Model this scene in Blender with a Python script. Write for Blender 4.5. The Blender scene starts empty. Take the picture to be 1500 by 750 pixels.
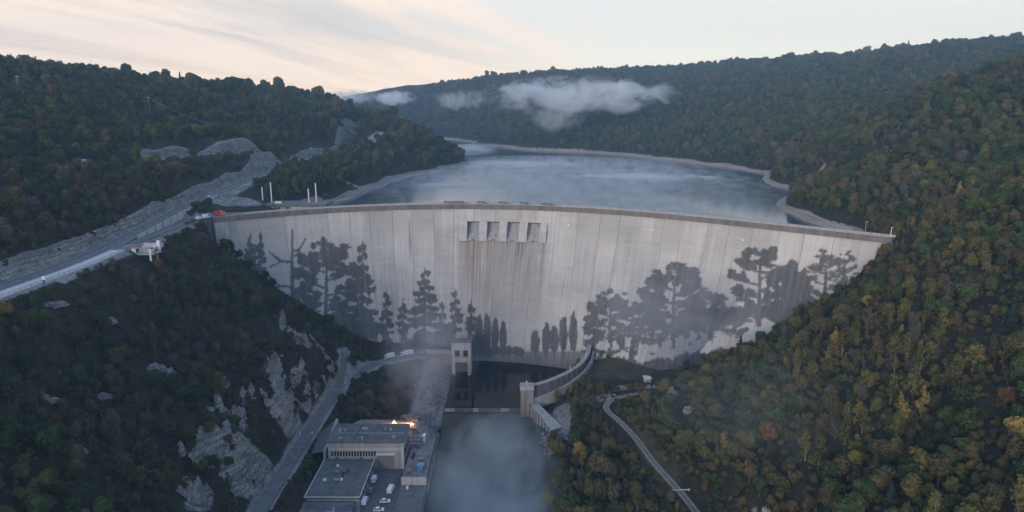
import bpy, math, random
import numpy as np
from mathutils import Vector, Matrix, Euler

random.seed(7)
rng = np.random.default_rng(11)
S = bpy.context.scene
R = math.radians

# ------------------------------------------------------------------ camera
FPX, HORIZON, ZC = 995.0, 161.0, 163.0          # focal length in photo pixels, horizon row, eye height
PITCH = math.atan((375 - HORIZON) / FPX)
cam_d = bpy.data.cameras.new('camera')
cam = bpy.data.objects.new('camera', cam_d)
S.collection.objects.link(cam)
cam.location = (0, 0, ZC)
cam.rotation_euler = (math.pi / 2 - PITCH, 0, 0)
cam_d.sensor_width = 36
cam_d.lens = 36 * FPX / 1500
cam_d.clip_start = 1
cam_d.clip_end = 9000
S.camera = cam

# ------------------------------------------------------------------ world, sun, exposure
SUN_EL, SUN_AZ = 4.0, 205.0                      # low sun behind the camera, veiled
w = bpy.data.worlds.new('World')
S.world = w
w.use_nodes = True
nt = w.node_tree
nt.nodes.clear()
def N(t, **k):
    n = nt.nodes.new(t)
    for a, b in k.items():
        setattr(n, a, b)
    return n
out = N('ShaderNodeOutputWorld')
bg = N('ShaderNodeBackground')
sky = N('ShaderNodeTexSky', sky_type='NISHITA')
sky.sun_disc = False
sky.sun_elevation = R(SUN_EL)
sky.sun_rotation = R(SUN_AZ)
sky.air_density = 1.0
sky.dust_density = 2.0
sky.ozone_density = 1.5
sky.altitude = 450
# thin veil near the horizon, streaked high cloud; overhead the clear sky shows through
tc = N('ShaderNodeTexCoord')
sep = N('ShaderNodeSeparateXYZ')
nt.links.new(tc.outputs['Generated'], sep.inputs[0])
def mth(op, a, b=None, clamp=False):
    n = N('ShaderNodeMath', operation=op, use_clamp=clamp)
    for i, v in enumerate((a, b)):
        if v is None: continue
        if isinstance(v, (int, float)): n.inputs[i].default_value = v
        else: nt.links.new(v, n.inputs[i])
    return n.outputs[0]
def mrange(v, a, b, c=0.0, d=1.0):
    n = N('ShaderNodeMapRange', interpolation_type='SMOOTHSTEP')
    nt.links.new(v, n.inputs['Value'])
    for k_, x_ in zip(('From Min', 'From Max', 'To Min', 'To Max'), (a, b, c, d)): n.inputs[k_].default_value = x_
    return n.outputs[0]
def mixc(f, a, b):
    n = N('ShaderNodeMixRGB')
    for i, v in enumerate((f, a, b)):
        if isinstance(v, tuple): n.inputs[i].default_value = (*v, 1)
        else: nt.links.new(v, n.inputs[i])
    return n.outputs[0]
zc_ = mth('ADD', mth('MAXIMUM', sep.outputs[2], 0.0), 0.09)
cx_ = mth('DIVIDE', sep.outputs[0], zc_)
cy_ = mth('DIVIDE', sep.outputs[1], zc_)
cmb = N('ShaderNodeCombineXYZ')                   # cloud-deck plane: streaks run along one wind direction
across = mth('SUBTRACT', cx_, mth('MULTIPLY', cy_, 0.35))
along = mth('ADD', cy_, mth('MULTIPLY', cx_, 0.35))
nt.links.new(mth('MULTIPLY', across, 0.85), cmb.inputs[0])
nt.links.new(mth('MULTIPLY', along, 0.17), cmb.inputs[1])
ns = N('ShaderNodeTexNoise')
for k_, x_ in (('Scale', 1.25), ('Detail', 7), ('Roughness', 0.58), ('Distortion', 0.9)): ns.inputs[k_].default_value = x_
nt.links.new(cmb.outputs[0], ns.inputs['Vector'])
edge_ = mth('ADD', mth('MULTIPLY', mth('ADD', across, 1.65), -0.45), mth('MULTIPLY', mth('SUBTRACT', ns.outputs[0], 0.5), 1.7))
cover = mrange(edge_, -0.12, 0.45)                # the deck lies to the west; its edge is the diagonal in view
streaks = mrange(ns.outputs[0], 0.36, 0.62)
elev = sep.outputs[2]
clear = mixc(mrange(elev, 0.0, 0.42), (0.94, 0.88, 0.71), (0.32, 0.46, 0.74))
cloud = mixc(mrange(elev, 0.0, 0.13), (1.02, 0.74, 0.51), (0.60, 0.56, 0.51))
cloud = mixc(mth('MULTIPLY', streaks, 0.85), cloud, (1.04, 0.83, 0.65))
veil = mixc(mth('MULTIPLY', cover, 0.92), clear, cloud)
vs = N('ShaderNodeVectorMath', operation='SCALE')
nt.links.new(veil, vs.inputs[0])
SKY_STRENGTH = 0.12
vs.inputs['Scale'].default_value = 1.08 / SKY_STRENGTH
veilf = mrange(elev, 0.10, 0.9, 0.93, 0.55)
fin = N('ShaderNodeMixRGB')
nt.links.new(veilf, fin.inputs[0]); nt.links.new(sky.outputs[0], fin.inputs[1]); nt.links.new(vs.outputs[0], fin.inputs[2])
nt.links.new(fin.outputs[0], bg.inputs[0])
bg.inputs[1].default_value = SKY_STRENGTH
nt.links.new(bg.outputs[0], out.inputs[0])

sl = bpy.data.lights.new('sun', 'SUN')
sun = bpy.data.objects.new('sun', sl)
S.collection.objects.link(sun)
sl.energy = 2.0
sl.angle = R(25)
sl.color = (1.0, 0.86, 0.74)
_az, _el = R(SUN_AZ), R(12.0)
sd = Vector((math.sin(_az) * math.cos(_el), math.cos(_az) * math.cos(_el), math.sin(_el)))
sun.rotation_euler = sd.to_track_quat('Z', 'Y').to_euler()
sun.location = (0, -50, 400)

S.view_settings.view_transform = 'Standard'
S.view_settings.look = 'None'
S.view_settings.exposure = 0.40
S.view_settings.gamma = 1
S.cycles.use_denoising = True
S.cycles.max_bounces = 6
S.cycles.diffuse_bounces = 2
S.cycles.glossy_bounces = 2
S.cycles.transmission_bounces = 2
S.cycles.transparent_max_bounces = 4
S.cycles.volume_bounces = 10
S.cycles.volume_step_rate = 1.0
S.cycles.volume_max_steps = 160
S.cycles.sample_clamp_indirect = 3
S.cycles.caustics_reflective = False
S.cycles.caustics_refractive = False

# ------------------------------------------------------------------ pixel -> place
CP, SP = math.cos(PITCH), math.sin(PITCH)
def ray(px, py):
    u, v = (px - 750) / FPX, (375 - py) / FPX
    return np.array([u, CP + v * SP, -SP + v * CP])
def Pz(px, py, z):
    d = ray(px, py); t = (z - ZC) / d[2]
    return np.array([d[0] * t, d[1] * t, z])
def Py(px, py, Y):
    d = ray(px, py); t = Y / d[1]
    return np.array([d[0] * t, Y, d[2] * t + ZC])
def project(x, y, z):
    zz = z - ZC
    f = y * CP - zz * SP
    up = y * SP + zz * CP
    f = np.maximum(f, 1e-3)
    return 750 + FPX * x / f, 375 - FPX * up / f

# ------------------------------------------------------------------ numpy noise
def _h(ix, iy, iz, seed):
    n = (ix * 374761393 + iy * 668265263 + iz * 2147483647 + seed * 974711) & 0xFFFFFFFF
    n = ((n ^ (n >> 13)) * 1274126177) & 0xFFFFFFFF
    n = ((n ^ (n >> 15)) * 2246822519) & 0xFFFFFFFF
    return ((n ^ (n >> 16)) & 0xFFFFFF) / float(0xFFFFFF)
def vnoise(x, y, z=0.0, seed=0):
    x, y, z = np.broadcast_arrays(np.asarray(x, float), np.asarray(y, float), np.asarray(z, float))
    ix, iy, iz = (np.floor(a).astype(np.int64) for a in (x, y, z))
    fx, fy, fz = x - ix, y - iy, z - iz
    fx, fy, fz = (f * f * (3 - 2 * f) for f in (fx, fy, fz))
    r = 0
    for dx in (0, 1):
        for dy in (0, 1):
            for dz in (0, 1):
                r = r + _h(ix + dx, iy + dy, iz + dz, seed) * (fx if dx else 1 - fx) * (fy if dy else 1 - fy) * (fz if dz else 1 - fz)
    return r
def fbm(x, y, z=0.0, oct=4, seed=0):
    s, a, t = 0, 1.0, 0
    for o in range(oct):
        s = s + a * vnoise(np.asarray(x) * 2 ** o, np.asarray(y) * 2 ** o, np.asarray(z) * 2 ** o, seed + o); t += a; a *= 0.5
    return s / t
def sstep(a, b, x):
    t = np.clip((x - a) / (b - a), 0, 1)
    return t * t * (3 - 2 * t)

# ------------------------------------------------------------------ mesh helpers
COL = S.collection
class MB:
    def __init__(s): s.v = []; s.f = []
    def add(s, v, f):
        o = len(s.v); s.v += [tuple(map(float, p)) for p in v]; s.f += [tuple(i + o for i in q) for q in f]; return s
    def box(s, x0, x1, y0, y1, z0, z1):
        return s.add([(x0,y0,z0),(x1,y0,z0),(x1,y1,z0),(x0,y1,z0),(x0,y0,z1),(x1,y0,z1),(x1,y1,z1),(x0,y1,z1)],
                     [(0,3,2,1),(4,5,6,7),(0,1,5,4),(1,2,6,5),(2,3,7,6),(3,0,4,7)])
    def prism(s, prof, y0, y1):                       # profile (x,z), counter-clockwise seen from -y
        n = len(prof)
        v = [(x, y0, z) for x, z in prof] + [(x, y1, z) for x, z in prof]
        f = [tuple(range(n)), tuple(range(2 * n - 1, n - 1, -1))]
        f += [(i + n, (i + 1) % n + n, (i + 1) % n, i) for i in range(n)]
        return s.add(v, f)
    def prismz(s, poly, z0, z1):                      # plan polygon, counter-clockwise
        n = len(poly)
        v = [(x, y, z0) for x, y in poly] + [(x, y, z1) for x, y in poly]
        f = [tuple(range(n - 1, -1, -1)), tuple(range(n, 2 * n))]
        f += [(i, (i + 1) % n, (i + 1) % n + n, i + n) for i in range(n)]
        return s.add(v, f)
    def tube(s, pts, radii, seg=8, cap=True):
        pts = [Vector(p) for p in pts]
        if isinstance(radii, (int, float)): radii = [radii] * len(pts)
        v, f = [], []
        for i, p in enumerate(pts):
            d = (pts[min(i + 1, len(pts) - 1)] - pts[max(i - 1, 0)]).normalized()
            a = d.orthogonal().normalized(); b = d.cross(a)
            for k in range(seg):
                t = 2 * math.pi * k / seg
                v.append(p + (a * math.cos(t) + b * math.sin(t)) * radii[i])
        for i in range(len(pts) - 1):
            for k in range(seg):
                f.append((i*seg+k, i*seg+(k+1)%seg, (i+1)*seg+(k+1)%seg, (i+1)*seg+k))
        if cap:
            f.append(tuple(range(seg - 1, -1, -1))); f.append(tuple((len(pts)-1)*seg + k for k in range(seg)))
        return s.add(v, f)
    def build(s, name, mat, parent=None, smooth=False, bevel=0.0):
        me = bpy.data.meshes.new(name)
        me.from_pydata(s.v, [], s.f); me.update()
        return link(name, me, mat, parent, smooth, bevel)
def link(name, me, mat, parent=None, smooth=False, bevel=0.0):
    if mat is not None and not me.materials: me.materials.append(mat)
    o = bpy.data.objects.new(name, me); COL.objects.link(o)
    if parent is not None: o.parent = parent
    if smooth:
        me.polygons.foreach_set('use_smooth', [True] * len(me.polygons))
    if bevel:
        b = o.modifiers.new('bevel', 'BEVEL'); b.width = bevel; b.segments = 2; b.limit_method = 'ANGLE'
    return o
def npmesh(name, V, F, mat, parent=None, smooth=False, attrs=None):
    V = np.asarray(V, np.float32); F = np.asarray(F, np.int32)
    me = bpy.data.meshes.new(name)
    me.vertices.add(len(V)); me.vertices.foreach_set('co', V.ravel())
    k = F.shape[1]
    me.loops.add(F.size); me.loops.foreach_set('vertex_index', F.ravel())
    me.polygons.add(len(F)); me.polygons.foreach_set('loop_start', np.arange(0, F.size, k, dtype=np.int32))
    me.polygons.foreach_set('loop_total', np.full(len(F), k, np.int32))
    if smooth: me.polygons.foreach_set('use_smooth', np.ones(len(F), bool))
    me.update(calc_edges=True)
    for an, av in (attrs or {}).items():
        av = np.asarray(av, np.float32)
        if av.ndim == 1:
            a = me.attributes.new(an, 'FLOAT', 'POINT'); a.data.foreach_set('value', av)
        else:
            a = me.attributes.new(an, 'FLOAT_VECTOR', 'POINT'); a.data.foreach_set('vector', av.ravel())
    return link(name, me, mat, parent)
def empty(name, loc=(0, 0, 0), rz=0.0):
    o = bpy.data.objects.new(name, None); COL.objects.link(o)
    o.location = tuple(map(float, loc)); o.rotation_euler = (0, 0, rz); o.empty_display_size = 0.5
    return o
def tag(o, label, cat, group=None):
    o['label'] = label; o['category'] = cat
    if group: o['group'] = group
    return o
def struct(o, label=None):
    o['kind'] = 'structure'
    if label: o['label'] = label
    return o

# ------------------------------------------------------------------ materials
MATS = {}
def newmat(name):
    m = bpy.data.materials.new(name); m.use_nodes = True
    t = m.node_tree; t.nodes.clear()
    o = t.nodes.new('ShaderNodeOutputMaterial')
    return m, t, o
class NT:
    def __init__(s, t): s.t = t
    def n(s, typ, ins=None, **k):
        x = s.t.nodes.new(typ)
        for a, b in k.items(): setattr(x, a, b)
        for a, b in (ins or {}).items(): s.set(x.inputs[a], b)
        return x
    def set(s, sock, v):
        if isinstance(v, bpy.types.NodeSocket): s.t.links.new(v, sock)
        elif isinstance(v, (tuple, list)) and len(v) == 3 and sock.type == 'RGBA': sock.default_value = (*v, 1)
        else: sock.default_value = v
    def m(s, op, a, b=None, c=None, clamp=False):
        x = s.t.nodes.new('ShaderNodeMath'); x.operation = op; x.use_clamp = clamp
        for i, v in enumerate((a, b, c)):
            if v is not None: s.set(x.inputs[i], v)
        return x.outputs[0]
    def mix(s, f, a, b, mode='MIX'):
        x = s.t.nodes.new('ShaderNodeMixRGB'); x.blend_type = mode
        s.set(x.inputs[0], f); s.set(x.inputs[1], a); s.set(x.inputs[2], b); return x.outputs[0]
    def rng(s, v, a, b, c=0.0, d=1.0):
        x = s.t.nodes.new('ShaderNodeMapRange'); s.set(x.inputs['Value'], v)
        x.inputs['From Min'].default_value = a; x.inputs['From Max'].default_value = b
        x.inputs['To Min'].default_value = c; x.inputs['To Max'].default_value = d
        return x.outputs[0]
    def noise(s, vec, scale, detail=4, rough=0.55, dist=0.0):
        x = s.n('ShaderNodeTexNoise', {'Scale': scale, 'Detail': detail, 'Roughness': rough, 'Distortion': dist})
        if vec is not None: s.t.links.new(vec, x.inputs['Vector'])
        return x.outputs[0]
    def mapv(s, vec, scale):
        x = s.n('ShaderNodeMapping'); s.t.links.new(vec, x.inputs['Vector']); x.inputs['Scale'].default_value = scale; return x.outputs[0]
    def ramp(s, v, stops):
        x = s.t.nodes.new('ShaderNodeValToRGB'); s.set(x.inputs[0], v)
        e = x.color_ramp.elements
        while len(e) < len(stops): e.new(0.5)
        for el, (p, c) in zip(e, stops): el.position = p; el.color = (*c, 1)
        return x.outputs[0]
    def attr(s, name): return s.n('ShaderNodeAttribute', attribute_name=name)
    def bump(s, h, strength=0.3, dist=0.1):
        return s.n('ShaderNodeBump', {'Height': h, 'Strength': strength, 'Distance': dist}).outputs[0]
def simple(name, col, rough=0.6, metal=0.0, var=0.18, scale=1.5, streak=False, spec=0.4):
    """plain paint / concrete / metal: base colour broken up by two scales of dirt"""
    if name in MATS: return MATS[name]
    m, t, o = newmat(name); n = NT(t)
    co = n.n('ShaderNodeTexCoord').outputs['Object']
    a = n.noise(n.mapv(co, (1, 1, 0.12)) if streak else co, scale, 5, 0.6)
    b = n.noise(co, scale * 9, 3, 0.6)
    f = n.m('ADD', n.m('MULTIPLY', a, 0.7), n.m('MULTIPLY', b, 0.3))
    lo = tuple(c * (1 - var * 1.6) for c in col); hi = tuple(min(1, c * (1 + var)) for c in col)
    c = n.mix(n.rng(f, 0.3, 0.7), lo, hi)
    p = n.n('ShaderNodeBsdfPrincipled', {'Base Color': c, 'Roughness': rough, 'Metallic': metal, 'Specular IOR Level': spec})
    t.links.new(p.outputs[0], o.inputs[0]); MATS[name] = m; return m
def emit(name, col, strength):
    m, t, o = newmat(name); n = NT(t)
    co = n.n('ShaderNodeTexCoord').outputs['Object']
    f = n.noise(co, 1.4, 3)
    c = n.mix(n.rng(f, 0.35, 0.65), (1.0, 0.16, 0.03), col)
    e = n.n('ShaderNodeEmission', {'Color': c, 'Strength': strength})
    t.links.new(e.outputs[0], o.inputs[0]); return m
M_ASPH = simple('asphalt', (0.10, 0.105, 0.115), 0.85, var=0.25, scale=0.35)
M_ASPH2 = simple('worn_asphalt', (0.17, 0.175, 0.185), 0.85, var=0.25, scale=0.3)
M_GRAVEL = simple('pale_gravel', (0.62, 0.62, 0.62), 0.9, var=0.15, scale=0.5)
M_RUT = simple('rut_gravel', (0.30, 0.275, 0.235), 0.95, var=0.3, scale=0.4)
M_DIRT = simple('track_gravel', (0.17, 0.155, 0.125), 0.95, var=0.3, scale=0.4)
M_LINE = simple('road_paint', (0.62, 0.62, 0.60), 0.7, var=0.3, scale=1.0)
M_CONC = simple('concrete', (0.38, 0.375, 0.37), 0.85, var=0.25, scale=0.5, streak=True)
M_CONCW = simple('pale_concrete', (0.52, 0.50, 0.485), 0.85, var=0.25, scale=0.5, streak=True)
M_CONCD = simple('dark_concrete', (0.15, 0.155, 0.165), 0.85, var=0.3, scale=0.5, streak=True)
M_ROOF = simple('roof_felt', (0.13, 0.138, 0.15), 0.9, var=0.35, scale=0.22)
M_WHITE = simple('white_paint', (0.78, 0.79, 0.80), 0.45, var=0.07, scale=1.0)
M_GREY = simple('grey_metal', (0.30, 0.31, 0.33), 0.5, 0.3, var=0.15)
M_DARK = simple('dark_metal', (0.035, 0.037, 0.042), 0.55, 0.2, var=0.2)
M_GLASS = simple('dark_glass', (0.02, 0.025, 0.03), 0.12, var=0.1, spec=0.6)
M_RUBBER = simple('rubber', (0.02, 0.02, 0.02), 0.8)
M_RED = simple('red_paint', (0.55, 0.03, 0.05), 0.45, var=0.08)
M_ORANGE = simple('orange_paint', (0.75, 0.30, 0.05), 0.5, var=0.1)
M_BLUE = simple('blue_tarpaulin', (0.02, 0.20, 0.36), 0.55, var=0.12)
M_NAVY = simple('navy_paint', (0.025, 0.045, 0.08), 0.4, var=0.1)
M_WOOD = simple('timber', (0.42, 0.28, 0.19), 0.75, var=0.2)
M_RUST = simple('rusty_concrete', (0.27, 0.20, 0.175), 0.9, var=0.3, scale=0.4, streak=True)
M_DOOR = simple('door_panel', (0.23, 0.225, 0.21), 0.6, var=0.12, streak=True)
M_BARK = simple('bark', (0.085, 0.07, 0.06), 0.95, var=0.3)
M_BIRCH = simple('pale_bark', (0.24, 0.23, 0.21), 0.9, var=0.3)

# rock for outcrops and terrain cliffs
def rock_color(n, co):
    strata = n.noise(n.mapv(co, (0.05, 0.05, 0.9)), 1.0, 3, 0.6, 0.0)
    blot = n.noise(co, 0.16, 4, 0.62)
    crack = n.n('ShaderNodeTexVoronoi', {'Scale': 0.8}, feature='DISTANCE_TO_EDGE'); n.t.links.new(n.mapv(co, (1, 1, 0.3)), crack.inputs['Vector'])
    fine = n.noise(co, 1.1, 3, 0.7)
    c = n.ramp(n.m('ADD', n.m('MULTIPLY', strata, 0.5), n.m('MULTIPLY', fine, 0.5)),
               [(0.32, (0.085, 0.085, 0.083)), (0.45, (0.25, 0.247, 0.24)), (0.58, (0.42, 0.413, 0.398)), (0.72, (0.58, 0.567, 0.545))])
    c = n.mix(n.rng(blot, 0.42, 0.62), c, n.mix(0.55, c, (0.11, 0.11, 0.085)))
    c = n.mix(n.rng(crack.outputs[0], 0.0, 0.07, 0.55, 0.0), c, (0.04, 0.04, 0.04))
    sp_ = n.n('ShaderNodeSeparateXYZ'); n.t.links.new(co, sp_.inputs[0])
    bed = n.m('FRACT', n.m('ADD', n.m('DIVIDE', sp_.outputs[2], 1.9), n.m('MULTIPLY', n.noise(co, 0.05, 2), 3.0)))
    bedf = n.m('MULTIPLY', n.rng(n.m('ABSOLUTE', n.m('SUBTRACT', bed, .5)), .36, .48), n.rng(fine, .35, .6))
    c = n.mix(n.m('MULTIPLY', bedf, .75), c, (0.035, 0.036, 0.035))
    h = n.m('ADD', n.m('MULTIPLY', strata, 1.2), n.m('ADD', n.m('MULTIPLY', fine, 0.8), n.rng(crack.outputs[0], 0, 0.15, 0, 0.6)))
    return c, h
m, t, o = newmat('limestone'); n = NT(t)
geo = n.n('ShaderNodeNewGeometry').outputs['Position']
c, h = rock_color(n, geo)
p = n.n('ShaderNodeBsdfPrincipled', {'Base Color': c, 'Roughness': 0.92, 'Normal': n.bump(h, 0.8, 0.6)})
t.links.new(p.outputs[0], o.inputs[0]); M_ROCK = m

m, t, o = newmat('terrain'); n = NT(t)
geo = n.n('ShaderNodeNewGeometry').outputs['Position']
c, h = rock_color(n, geo)
soil_f = n.noise(geo, 0.09, 4, 0.65)
soil_g = n.noise(geo, 0.9, 4, 0.7)
soil = n.ramp(n.m('ADD', n.m('MULTIPLY', soil_f, 0.6), n.m('MULTIPLY', soil_g, 0.4)),
              [(0.32, (0.014, 0.017, 0.011)), (0.48, (0.026, 0.027, 0.018)), (0.60, (0.042, 0.038, 0.028)), (0.75, (0.075, 0.068, 0.055))])
grass = n.ramp(n.m('ADD', n.m('MULTIPLY', soil_f, 0.5), n.m('MULTIPLY', soil_g, 0.5)),
               [(0.35, (0.034, 0.040, 0.022)), (0.50, (0.066, 0.066, 0.038)), (0.66, (0.13, 0.115, 0.085))])
rub = n.ramp(n.m('ADD', n.m('MULTIPLY', soil_f, 0.5), n.m('MULTIPLY', soil_g, 0.5)),
             [(0.35, (0.12, 0.11, 0.11)), (0.52, (0.25, 0.235, 0.235)), (0.68, (0.40, 0.38, 0.375))])
shore = n.ramp(n.m('ADD', n.m('MULTIPLY', n.noise(n.mapv(geo, (0.03, 0.03, 0.8)), 1.0, 4), 0.6), n.m('MULTIPLY', soil_g, 0.4)),
               [(0.30, (0.13, 0.115, 0.10)), (0.5, (0.27, 0.24, 0.21)), (0.7, (0.42, 0.38, 0.335))])
brk = n.m('MULTIPLY', n.m('SUBTRACT', soil_g, 0.5), 0.7)
def msk(a): return n.rng(n.m('ADD', n.attr(a).outputs['Fac'], brk), 0.40, 0.60)
c2 = n.mix(msk('grass'), soil, grass)
c2 = n.mix(msk('rubble'), c2, rub)
c2 = n.mix(msk('rock'), c2, c)
c2 = n.mix(msk('shore'), c2, shore)
p = n.n('ShaderNodeBsdfPrincipled', {'Base Color': c2, 'Roughness': 0.95, 'Specular IOR Level': 0.2})
t.links.new(p.outputs[0], o.inputs[0]); M_TERR = m

# water
def water(name, base, r0, r1, ripple, patch_scale, slicks=()):
    m, t, o = newmat(name); n = NT(t)
    geo = n.n('ShaderNodeNewGeometry').outputs['Position']
    big = n.noise(n.mapv(geo, (1.0, 0.45, 1)), patch_scale, 4, 0.5, 0.8)
    wind = n.rng(big, 0.53, 0.62)
    if slicks:                                        # wind-ruffled areas with ragged, streaky edges
        wob = n.m('SUBTRACT', n.noise(n.mapv(geo, (0.5, 1.6, 1)), 0.03, 5, 0.6), 0.5)
        sp = n.n('ShaderNodeSeparateXYZ'); t.links.new(geo, sp.inputs[0])
        wind = n.m('MULTIPLY', wind, 0.25)
        for (cx, cy, rx, ry, amt) in slicks:
            dx = n.m('DIVIDE', n.m('SUBTRACT', sp.outputs[0], cx), rx); dy = n.m('DIVIDE', n.m('SUBTRACT', sp.outputs[1], cy), ry)
            d = n.m('SQRT', n.m('ADD', n.m('MULTIPLY', dx, dx), n.m('MULTIPLY', dy, dy)))
            wind = n.m('MAXIMUM', wind, n.m('MULTIPLY', n.rng(n.m('ADD', d, n.m('MULTIPLY', wob, 1.6)), 1.0, 0.82), amt))
    rip = n.noise(n.mapv(geo, (1, 1, 1)), 0.9, 3, 0.6)
    rough = n.m('ADD', n.m('MULTIPLY', wind, r1 - r0), r0)
    p = n.n('ShaderNodeBsdfPrincipled', {'Base Color': base, 'Roughness': rough, 'IOR': 1.333, 'Specular IOR Level': 0.5})
    b = n.n('ShaderNodeBump', {'Height': rip, 'Distance': 0.3}); n.set(b.inputs['Strength'], n.m('MULTIPLY', n.m('ADD', wind, 0.12), ripple))
    t.links.new(b.outputs[0], p.inputs['Normal']); t.links.new(p.outputs[0], o.inputs[0]); return m
M_LAKE = water('lake_water', (0.062, 0.105, 0.128), 0.08, 0.50, 0.3, 0.0045, [(150, 775, 78, 52, 1.0), (5, 960, 95, 75, 0.9), (-90, 1350, 60, 240, .8), (-45, 690, 60, 26, .45), (60, 860, 90, 20, .5)])
M_RIVER = water('river_water', (0.012, 0.028, 0.030), 0.08, 0.22, 0.25, 0.03)
M_POOL = water('pool_water', (0.004, 0.008, 0.012), 0.03, 0.08, 0.06, 0.02)

# ================================================================== dam geometry (needed by the ground)
CREST_PX = [(330,316),(450,306),(560,301),(640,299),(720,299),(800,301),(900,307),(1000,315),(1150,330),(1305,347)]
cp = np.array([Pz(x, y, 100)[:2] for x, y in CREST_PX])
tt = np.r_[0, np.cumsum(np.hypot(*np.diff(cp, axis=0).T))]
fx_, fy_ = np.polyfit(tt, cp[:, 0], 5), np.polyfit(tt, cp[:, 1], 5)
us = np.linspace(0, tt[-1], 1200)
cxy = np.c_[np.polyval(fx_, us), np.polyval(fy_, us)]
slen = np.r_[0, np.cumsum(np.hypot(*np.diff(cxy, axis=0).T))]
EXT, EXT1 = 8.0, 1.0
t0 = (cxy[1] - cxy[0]); t0 /= np.hypot(*t0); t1 = (cxy[-1] - cxy[-2]); t1 /= np.hypot(*t1)
cxy = np.vstack([cxy[0] - t0 * EXT, cxy, cxy[-1] + t1 * EXT1])
slen = np.r_[0, slen + EXT, slen[-1] + EXT + EXT1]
LCREST = slen[-1]
def crest(s):
    s = np.asarray(s, float)
    x, y = np.interp(s, slen, cxy[:, 0]), np.interp(s, slen, cxy[:, 1])
    e = 2.0
    tx = np.interp(s + e, slen, cxy[:, 0]) - np.interp(s - e, slen, cxy[:, 0])
    ty = np.interp(s + e, slen, cxy[:, 1]) - np.interp(s - e, slen, cxy[:, 1])
    L = np.hypot(tx, ty)
    return x, y, ty / L, -tx / L                      # point and downstream normal
def face_off(z):
    return 38.0 * (np.clip(96.5 - z, 0, None) / 96.5) ** 1.12
def face(s, z, out=0.0):
    x, y, nx, ny = crest(s)
    d = face_off(np.asarray(z, float)) + out
    return x + nx * d, y + ny * d
def crest_q(X, Y):
    """arc position and signed downstream distance of plan points"""
    big0, big1 = cxy[0] - t0 * 300, cxy[-1] + t1 * 300
    C = np.vstack([big0, cxy[::12], cxy[-1], big1])
    SS = np.r_[-300, slen[::12], slen[-1], slen[-1] + 300]
    bd = np.full(X.shape, 1e18); bq = np.zeros(X.shape); bs = np.zeros(X.shape)
    for a, b, s0, s1 in zip(C[:-1], C[1:], SS[:-1], SS[1:]):
        d = b - a; L2 = d @ d
        if L2 < 1e-9: continue
        t = np.clip(((X - a[0]) * d[0] + (Y - a[1]) * d[1]) / L2, 0, 1)
        ex, ey = X - a[0] - t * d[0], Y - a[1] - t * d[1]
        D = ex * ex + ey * ey
        q = (ex * d[1] - ey * d[0]) / math.sqrt(L2)
        k = D < bd
        bd = np.where(k, D, bd); bq = np.where(k, np.sign(q) * np.sqrt(D), bq); bs = np.where(k, s0 + t * (s1 - s0), bs)
    return bs, bq

# ================================================================== roads (polylines in plan with height)
def smooth_line(pts, n=60):
    p = np.asarray(pts, float)
    t = np.r_[0, np.cumsum(np.hypot(*np.diff(p[:, :2], axis=0).T))]
    T = np.linspace(0, t[-1], n)
    q = np.c_[[np.interp(T, t, p[:, i]) for i in range(3)]].T
    for _ in range(6):
        q[1:-1] = (q[:-2] + 2 * q[1:-1] + q[2:]) / 4
    return q
MAIN = smooth_line([(-180,120,99.5),(-184,180,100),(-186.6,240,100),(-185,262,100),(-184.5,293,101),(-191,340,102),(-198,391,104),(-203,444,106),(-210.5,523,108),(-217,622,110),(-217,726,112),(-210,840,114),(-214,905,117),(-230,1010,122)], 160)
BRANCH = smooth_line([(-181.5,318,101),(-184.3,360,100.6),(-188.3,394,100),(-184.3,409.5,100),(-176.5,419.5,100)], 40)
ACCESS = smooth_line([(-100,200,8),(-100,240,8),(-100,275,8),(-100,307,8),(-100,343,8),(-99,366,8.6),(-94,382,9),(-82,400,10),(-66,409,10),(-52,413,10)], 80)
SPURTRACK = smooth_line([(-99,362,8.6),(-100,380,13),(-103,395,18)], 20)
TRACK = smooth_line([(90,348,15),(75,343,14),(66,341,14),(53,334.5,14),(47.5,326,14),(48.5,318,14),(52,310,14.3),(56.5,288,16),(59,256,20),(64,230,22),(66,219,22),(68,190,24)], 90)
BENCH = smooth_line([Pz(215,239,127), Pz(300,228,127), Pz(390,222,125)], 40)

def line_dist(X, Y, L):
    bd = np.full(X.shape, 1e18); bz = np.zeros(X.shape); sg = np.zeros(X.shape)
    for a, b in zip(L[:-1], L[1:]):
        d = b[:2] - a[:2]; L2 = d @ d + 1e-9
        t = np.clip(((X - a[0]) * d[0] + (Y - a[1]) * d[1]) / L2, 0, 1)
        ex, ey = X - a[0] - t * d[0], Y - a[1] - t * d[1]
        D = ex * ex + ey * ey
        k = D < bd
        bd = np.where(k, D, bd); bz = np.where(k, a[2] + t * (b[2] - a[2]), bz)
        sg = np.where(k, np.sign(d[0] * ey - d[1] * ex), sg)      # + on the left of travel
    return np.sqrt(bd), bz, sg

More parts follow.
